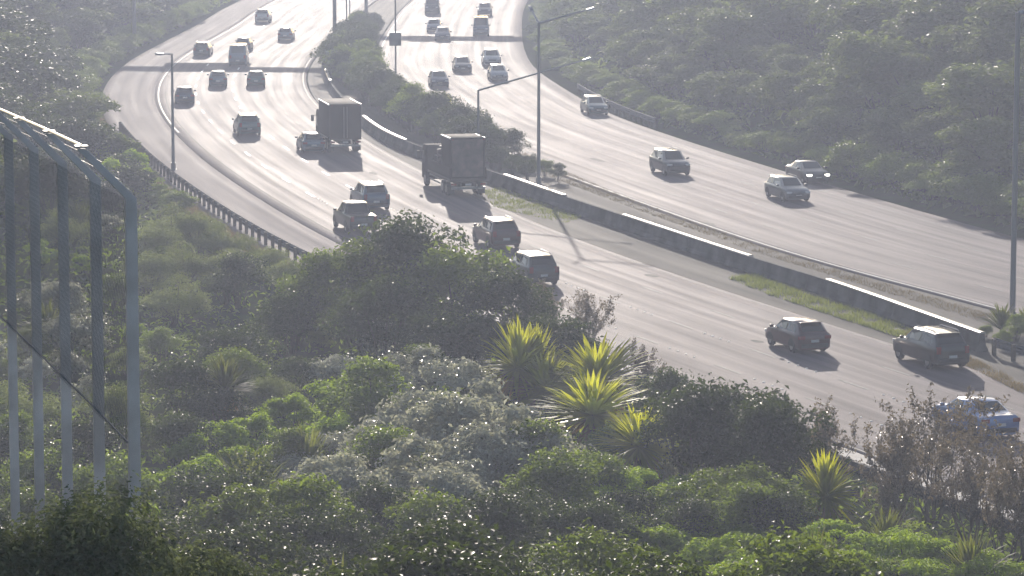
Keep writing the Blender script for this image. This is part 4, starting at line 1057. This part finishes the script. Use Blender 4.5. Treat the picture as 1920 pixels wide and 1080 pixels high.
# --- the thicket between them
def upper(px): return float(np.interp(px, [-60, 100, 240, 330, 590, 640, 760, 860, 1000, 1150, 1200, 1290, 1560, 1600, 1700, 1860, 1980], [300, 300, 330, 390, 520, 520, 560, 570, 640, 690, 740, 800, 870, 960, 1000, 1030, 1060]))
FILL = {'dark': ('shaded thicket shrub', 'broadleaf_shrub'), 'broad': ('leafy thicket shrub', 'broadleaf_shrub'), 'gloss': ('glossy thicket shrub', 'glossy_shrub'),
        'green': ('green thicket bush', 'green_bush'), 'soft': ('olive thicket bush', 'olive_bush')}
yy = 330
while yy < 1150:
    xx = -50
    while xx < 1980:
        px = xx + random.uniform(-35, 35); py = yy + random.uniform(-22, 22)
        if py > upper(px) + 25:
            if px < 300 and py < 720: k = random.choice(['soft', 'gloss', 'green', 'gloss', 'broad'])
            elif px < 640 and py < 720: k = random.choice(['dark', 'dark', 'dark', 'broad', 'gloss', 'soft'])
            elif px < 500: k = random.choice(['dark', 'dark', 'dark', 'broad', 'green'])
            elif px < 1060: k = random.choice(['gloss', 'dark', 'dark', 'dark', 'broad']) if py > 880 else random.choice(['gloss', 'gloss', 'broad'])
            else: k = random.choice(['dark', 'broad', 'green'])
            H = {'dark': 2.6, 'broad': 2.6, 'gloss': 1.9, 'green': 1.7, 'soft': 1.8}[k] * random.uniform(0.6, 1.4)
            if px > 1560: H *= 0.6
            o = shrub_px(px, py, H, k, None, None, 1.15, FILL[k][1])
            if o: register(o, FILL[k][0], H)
        xx += 96
    yy += 66
# near, under the fence
for (x, y, H, k, lb) in [(-3.75, 26.0, 2.7, 'near', 'dark fine-leaved bush in the bottom left corner in front of the fence'),
                         (-2.95, 26.4, 2.85, 'near', 'dark fine-leaved bush hiding the foot of the nearest fence post'),
                         (-2.35, 25.6, 1.8, 'near', 'dark fine-leaved bush at the bottom edge right of the fence foot')]:
    shrub_at(x, y, H, k, lb, None, 0.9, 'broadleaf_shrub')

# --- hillsides
def hill_fill(line, sgn, lats, step, y0, y1, what):
    for k, lat in enumerate(lats):
        d = random.uniform(0, step)
        while d < line.S[-1]:
            x, y, _, _ = line.pt(d, sgn * (lat + random.uniform(-1.5, 1.5))); d += step * random.uniform(0.8, 1.2)
            if not (y0 < y < y1) or abs(x / y * F_PX) > 1060: continue
            H = random.uniform(2.4, 6.2) * (0.75 if k == 0 else 1.0 + 0.08*k); z = terrain(x, y)
            if z > CAM_H - 0.05*y + 1.0: continue                 # out of the picture above
            o = shrub_at(x, y, H, 'hill' if sgn > 0 or random.random() < 0.2 else 'hill_dark', None, None, random.uniform(1.25, 1.6), 'hill_tree', cat='tree'); register(o, what, H)
hill_fill(RC, 1, (15.5, 20.5, 26, 32, 39, 47), 6.0, 196, 520, 'hazy tree on the right hillside')
hill_fill(LC, -1, (17.5, 22.5, 28, 35), 5.8, 218, 520, 'hazy tree on the left hillside')
d = 0.0
while d < RC.S[-1]:
    x, y, nx_, ny_ = RC.pt(d, RHW + 3.6 + random.uniform(0, 1.0))
    if 175 < y < 470 and (x / y)*F_PX < 1050:
        H = random.uniform(1.3, 2.3) * (1.45 if y < 248 else 1.0); register(shrub_at(x, y, H, 'broad', None, None, 1.6, 'roadside_bush'), 'low hillside-foot bush', H)
    d += 3.6
d = 0.0
while d < LC.S[-1]:
    x, y, nx_, ny_ = LC.pt(d, -13.6 - random.uniform(0, 1.2))
    if 222 < y < 470:
        H = random.uniform(1.0, 1.8) + (0.8 if y > 300 else 0); register(shrub_at(x, y, H, 'broad', None, None, 1.5, 'verge_bush'), 'verge-side bush', H)
    d += 3.4
# --- median planting
G8 = 'bushes in the median'
def median_xy(y, t):
    xl = np.interp(y, LC.P[:, 1], LC.P[:, 0] + LC.Nr[:, 0]*LHW); xr = np.interp(y, RC.P[:, 1], RC.P[:, 0] - RC.Nr[:, 0]*RHW)
    return xl + (xr - xl)*t
y = 246.0
while y < 425:
    for t in (0.62, 0.82) if y < 330 else (0.45, 0.75):
        h_ = random.uniform(2.4, 4.0) * (0.55 if y < 256 else 1.0) * (0.75 if t > 0.75 else 1.0) * (0.7 if y > 390 else 1)
        o = shrub_at(median_xy(y, t) + random.uniform(-0.3, 0.3), y + random.uniform(-1, 1), h_, random.choice(['broad', 'dark', 'dark']), None, None, 1.0, 'median_bush', z=-0.03); register(o, 'median bush', h_)
    y += 3.1
p = at(838, 236); sword_xy(p.x, p.y, 0, 2.7, 'cabbage', 'small round-headed cabbage tree in the median standing out against the road', G8, 0.62)
p = at(1878, 622); sword_xy(p.x, p.y, -0.02, 1.3, 'flax', 'dark flax clump at the foot of the thick lamp post', G8, 1.0, 'flax')
p = at(1925, 625); sword_xy(p.x, p.y, -0.02, 1.2, 'flax', 'dark flax clump at the right edge beside the guardrail', G8, 1.0, 'flax')
for px, py, h_ in ((1905, 640, 1.3), (1850, 632, 0.7), (1880, 650, 0.9)):
    p = at(px, py); register(shrub_at(p.x, p.y, h_, 'broad', None, None, 1.0, 'median_bush', z=-0.03), 'small dark bush', h_)

LANDMARKS += [(225, 420, 'the end post of the fence'), (60, 500, 'the far fence posts'), (322, 200, 'the verge lamp post'), (460, 400, 'the long guardrail'), (765, 480, 'the tallest dark tree'),
    (962, 650, 'the uppermost cabbage tree'), (1135, 700, 'the largest cabbage tree'), (1196, 800, 'the lowest bright cabbage tree'), (1552, 890, 'the small lone cabbage tree'), (420, 710, 'the shaded cabbage tree'),
    (575, 860, 'the upright sunlit flax'), (515, 1050, 'the bottom-edge flax'), (1520, 1040, 'the bottom sunlit flax'), (1830, 1050, 'the corner flax'), (1372, 760, 'the tall kerbside dark shrub'), (1752, 800, 'the tallest bare-stemmed shrub'),
    (430, 1020, 'the large dark flax'), (800, 850, 'the pale shrub cluster'), (1005, 190, 'the double-armed lamp post'), (740, 90, 'the square sign box'), (845, 320, 'the loaded truck'), (628, 240, 'the box truck'), (838, 195, 'the round-headed cabbage tree'),
    (1114, 200, 'the hazy green-grey car'), (1255, 310, 'the lone dark oncoming car'), (1512, 330, 'the dark car with lights'), (1900, 250, 'the thick lamp post'), (381, 88, 'the glinting car by the verge'), (1100, 115, 'the long lamp arm'), (1880, 610, 'the dark flax clump')]
label_fillers()

# --- uncountable ground cover
def blades(pts, h, w, mat, name, rng, lean=0.35):
    n = len(pts); az = rng.uniform(0, 6.28, n); hh = h * rng.uniform(0.5, 1.4, n); sd_ = np.stack([np.cos(az), np.sin(az), 0*az], 1)*w/2
    ln = rng.normal(0, lean, (n, 2)) * hh[:, None]; V = np.empty((n, 3, 3)); V[:, 0] = pts - sd_; V[:, 1] = pts + sd_; V[:, 2] = pts + np.concatenate([ln, hh[:, None]], 1)
    o = mesh_obj(name, np_mesh(name, V.reshape(-1, 3), np.arange(n*3).reshape(-1, 3), M[mat])); return o
def patch(polypx, n, h, w, mat, name, label, clump=0.0):
    P = [at(*q) for q in polypx]; xs_ = [p.x for p in P]; ys_ = [p.y for p in P]; out = []
    def inside(x, y):
        c = False; j = len(P) - 1
        for i in range(len(P)):
            if (P[i].y > y) != (P[j].y > y) and x < (P[j].x - P[i].x)*(y - P[i].y)/(P[j].y - P[i].y) + P[i].x: c = not c
            j = i
        return c
    while len(out) < n:
        x = random.uniform(min(xs_), max(xs_)); y = random.uniform(min(ys_), max(ys_))
        if inside(x, y) and (math.sin(x*2.3 + y*0.9) + math.sin(x*1.1 - y*1.7) + random.uniform(-1.5, 1.5)) > clump - 0.6: out.append((x, y, -0.02))
    o = blades(np.array(out), h, w, mat, name, RNG); return tag(o, label, 'grass', kind='stuff')
patch([(905, 356), (960, 348), (1020, 368), (1098, 405), (1060, 418), (985, 402), (925, 388)], 5200, 0.12, 0.035, 'grass', 'grass', 'bright green grass patch in the median left of the lamp shadow')
patch([(1365, 522), (1420, 516), (1520, 556), (1640, 592), (1720, 622), (1690, 634), (1560, 592), (1440, 552)], 6500, 0.2, 0.035, 'grass', 'grass', 'bright green grass strip along the barrier beside the black car')
patch([(1690, 618), (1760, 640), (1880, 700), (1930, 730), (1930, 745), (1800, 680), (1700, 640)], 5000, 0.16, 0.025, 'dry_grass', 'grass', 'dry weeds along the median edge at the right')
patch([(945, 262), (1010, 300), (1180, 372), (1420, 460), (1860, 590), (1850, 606), (1420, 474), (1180, 388), (1000, 320)], 12000, 0.12, 0.02, 'dry_grass', 'grass', 'thin dry grass along the far side of the median barrier')
pts = []
while len(pts) < 26000:
    y = random.uniform(60, 300); x = random.uniform(-0.155, 0.155)*y
    ll, lr = corridor(x, y)
    if ll < -12.6 or (ll < -9.4 and y < 185): pts.append((x, y, terrain(x, y)))
pts = np.array(pts)
V, Fs = leaves(pts + np.array([0, 0, 0.12]), np.tile(np.array([[0, -0.3, 1.0]]), (len(pts), 1)), 0.30, 0.35, 0.7)
tag(mesh_obj('undergrowth', np_mesh('undergrowth', V, Fs, M['leaf_broad'])), 'tangled low undergrowth covering the ground of the thicket', 'undergrowth', kind='stuff')
pts = []
while len(pts) < 30000:
    y = random.uniform(190, 520); x = random.uniform(-0.16, 0.16)*y
    ll, lr = corridor(x, y)
    if (ll < -13.2 and y > 215) or lr > 10.6: pts.append((x, y, terrain(x, y)))
pts = np.array(pts)
V, Fs = leaves(pts + np.array([0, 0, 0.25]), np.tile(np.array([[0, -0.3, 1.0]]), (len(pts), 1)), 0.7, 0.4, 0.8)
tag(mesh_obj('hillside_undergrowth', np_mesh('hillside_undergrowth', V, Fs, M['leaf_hill'])), 'hazy undergrowth covering the ground of both hillsides', 'undergrowth', kind='stuff')
dg = []
while len(dg) < 14000:
    d = random.uniform(0, LC.S[-1]); x, y, _, _ = LC.pt(d, -12.2 - abs(random.gauss(0, 1.2)))
    if 186 < y < 300: dg.append((x, y, terrain(x, y) - 0.02))
tag(blades(np.array(dg), 0.55, 0.03, 'dry_grass', 'long_grass', RNG), 'long dry grass along the outer side of the guardrail', 'grass', kind='stuff')

# ------------------------------------------------------------------ haze
hm = bpy.data.materials.new('haze_air'); hm.use_nodes = True; nt = hm.node_tree
nt.nodes.remove(nt.nodes['Principled BSDF']); pv = nt.nodes.new('ShaderNodeVolumePrincipled')
pv.inputs['Color'].default_value = (0.70, 0.78, 1.0, 1); pv.inputs['Density'].default_value = HAZE_DENSITY; pv.inputs['Anisotropy'].default_value = HAZE_G
nt.links.new(pv.outputs[0], nt.nodes['Material Output'].inputs['Volume'])
hz = MB().box((0, 390, 22), (960, 1080, 50)).build('haze', hm); tag(hz, 'thin pale sunlit haze filling the whole valley', 'haze', kind='stuff')
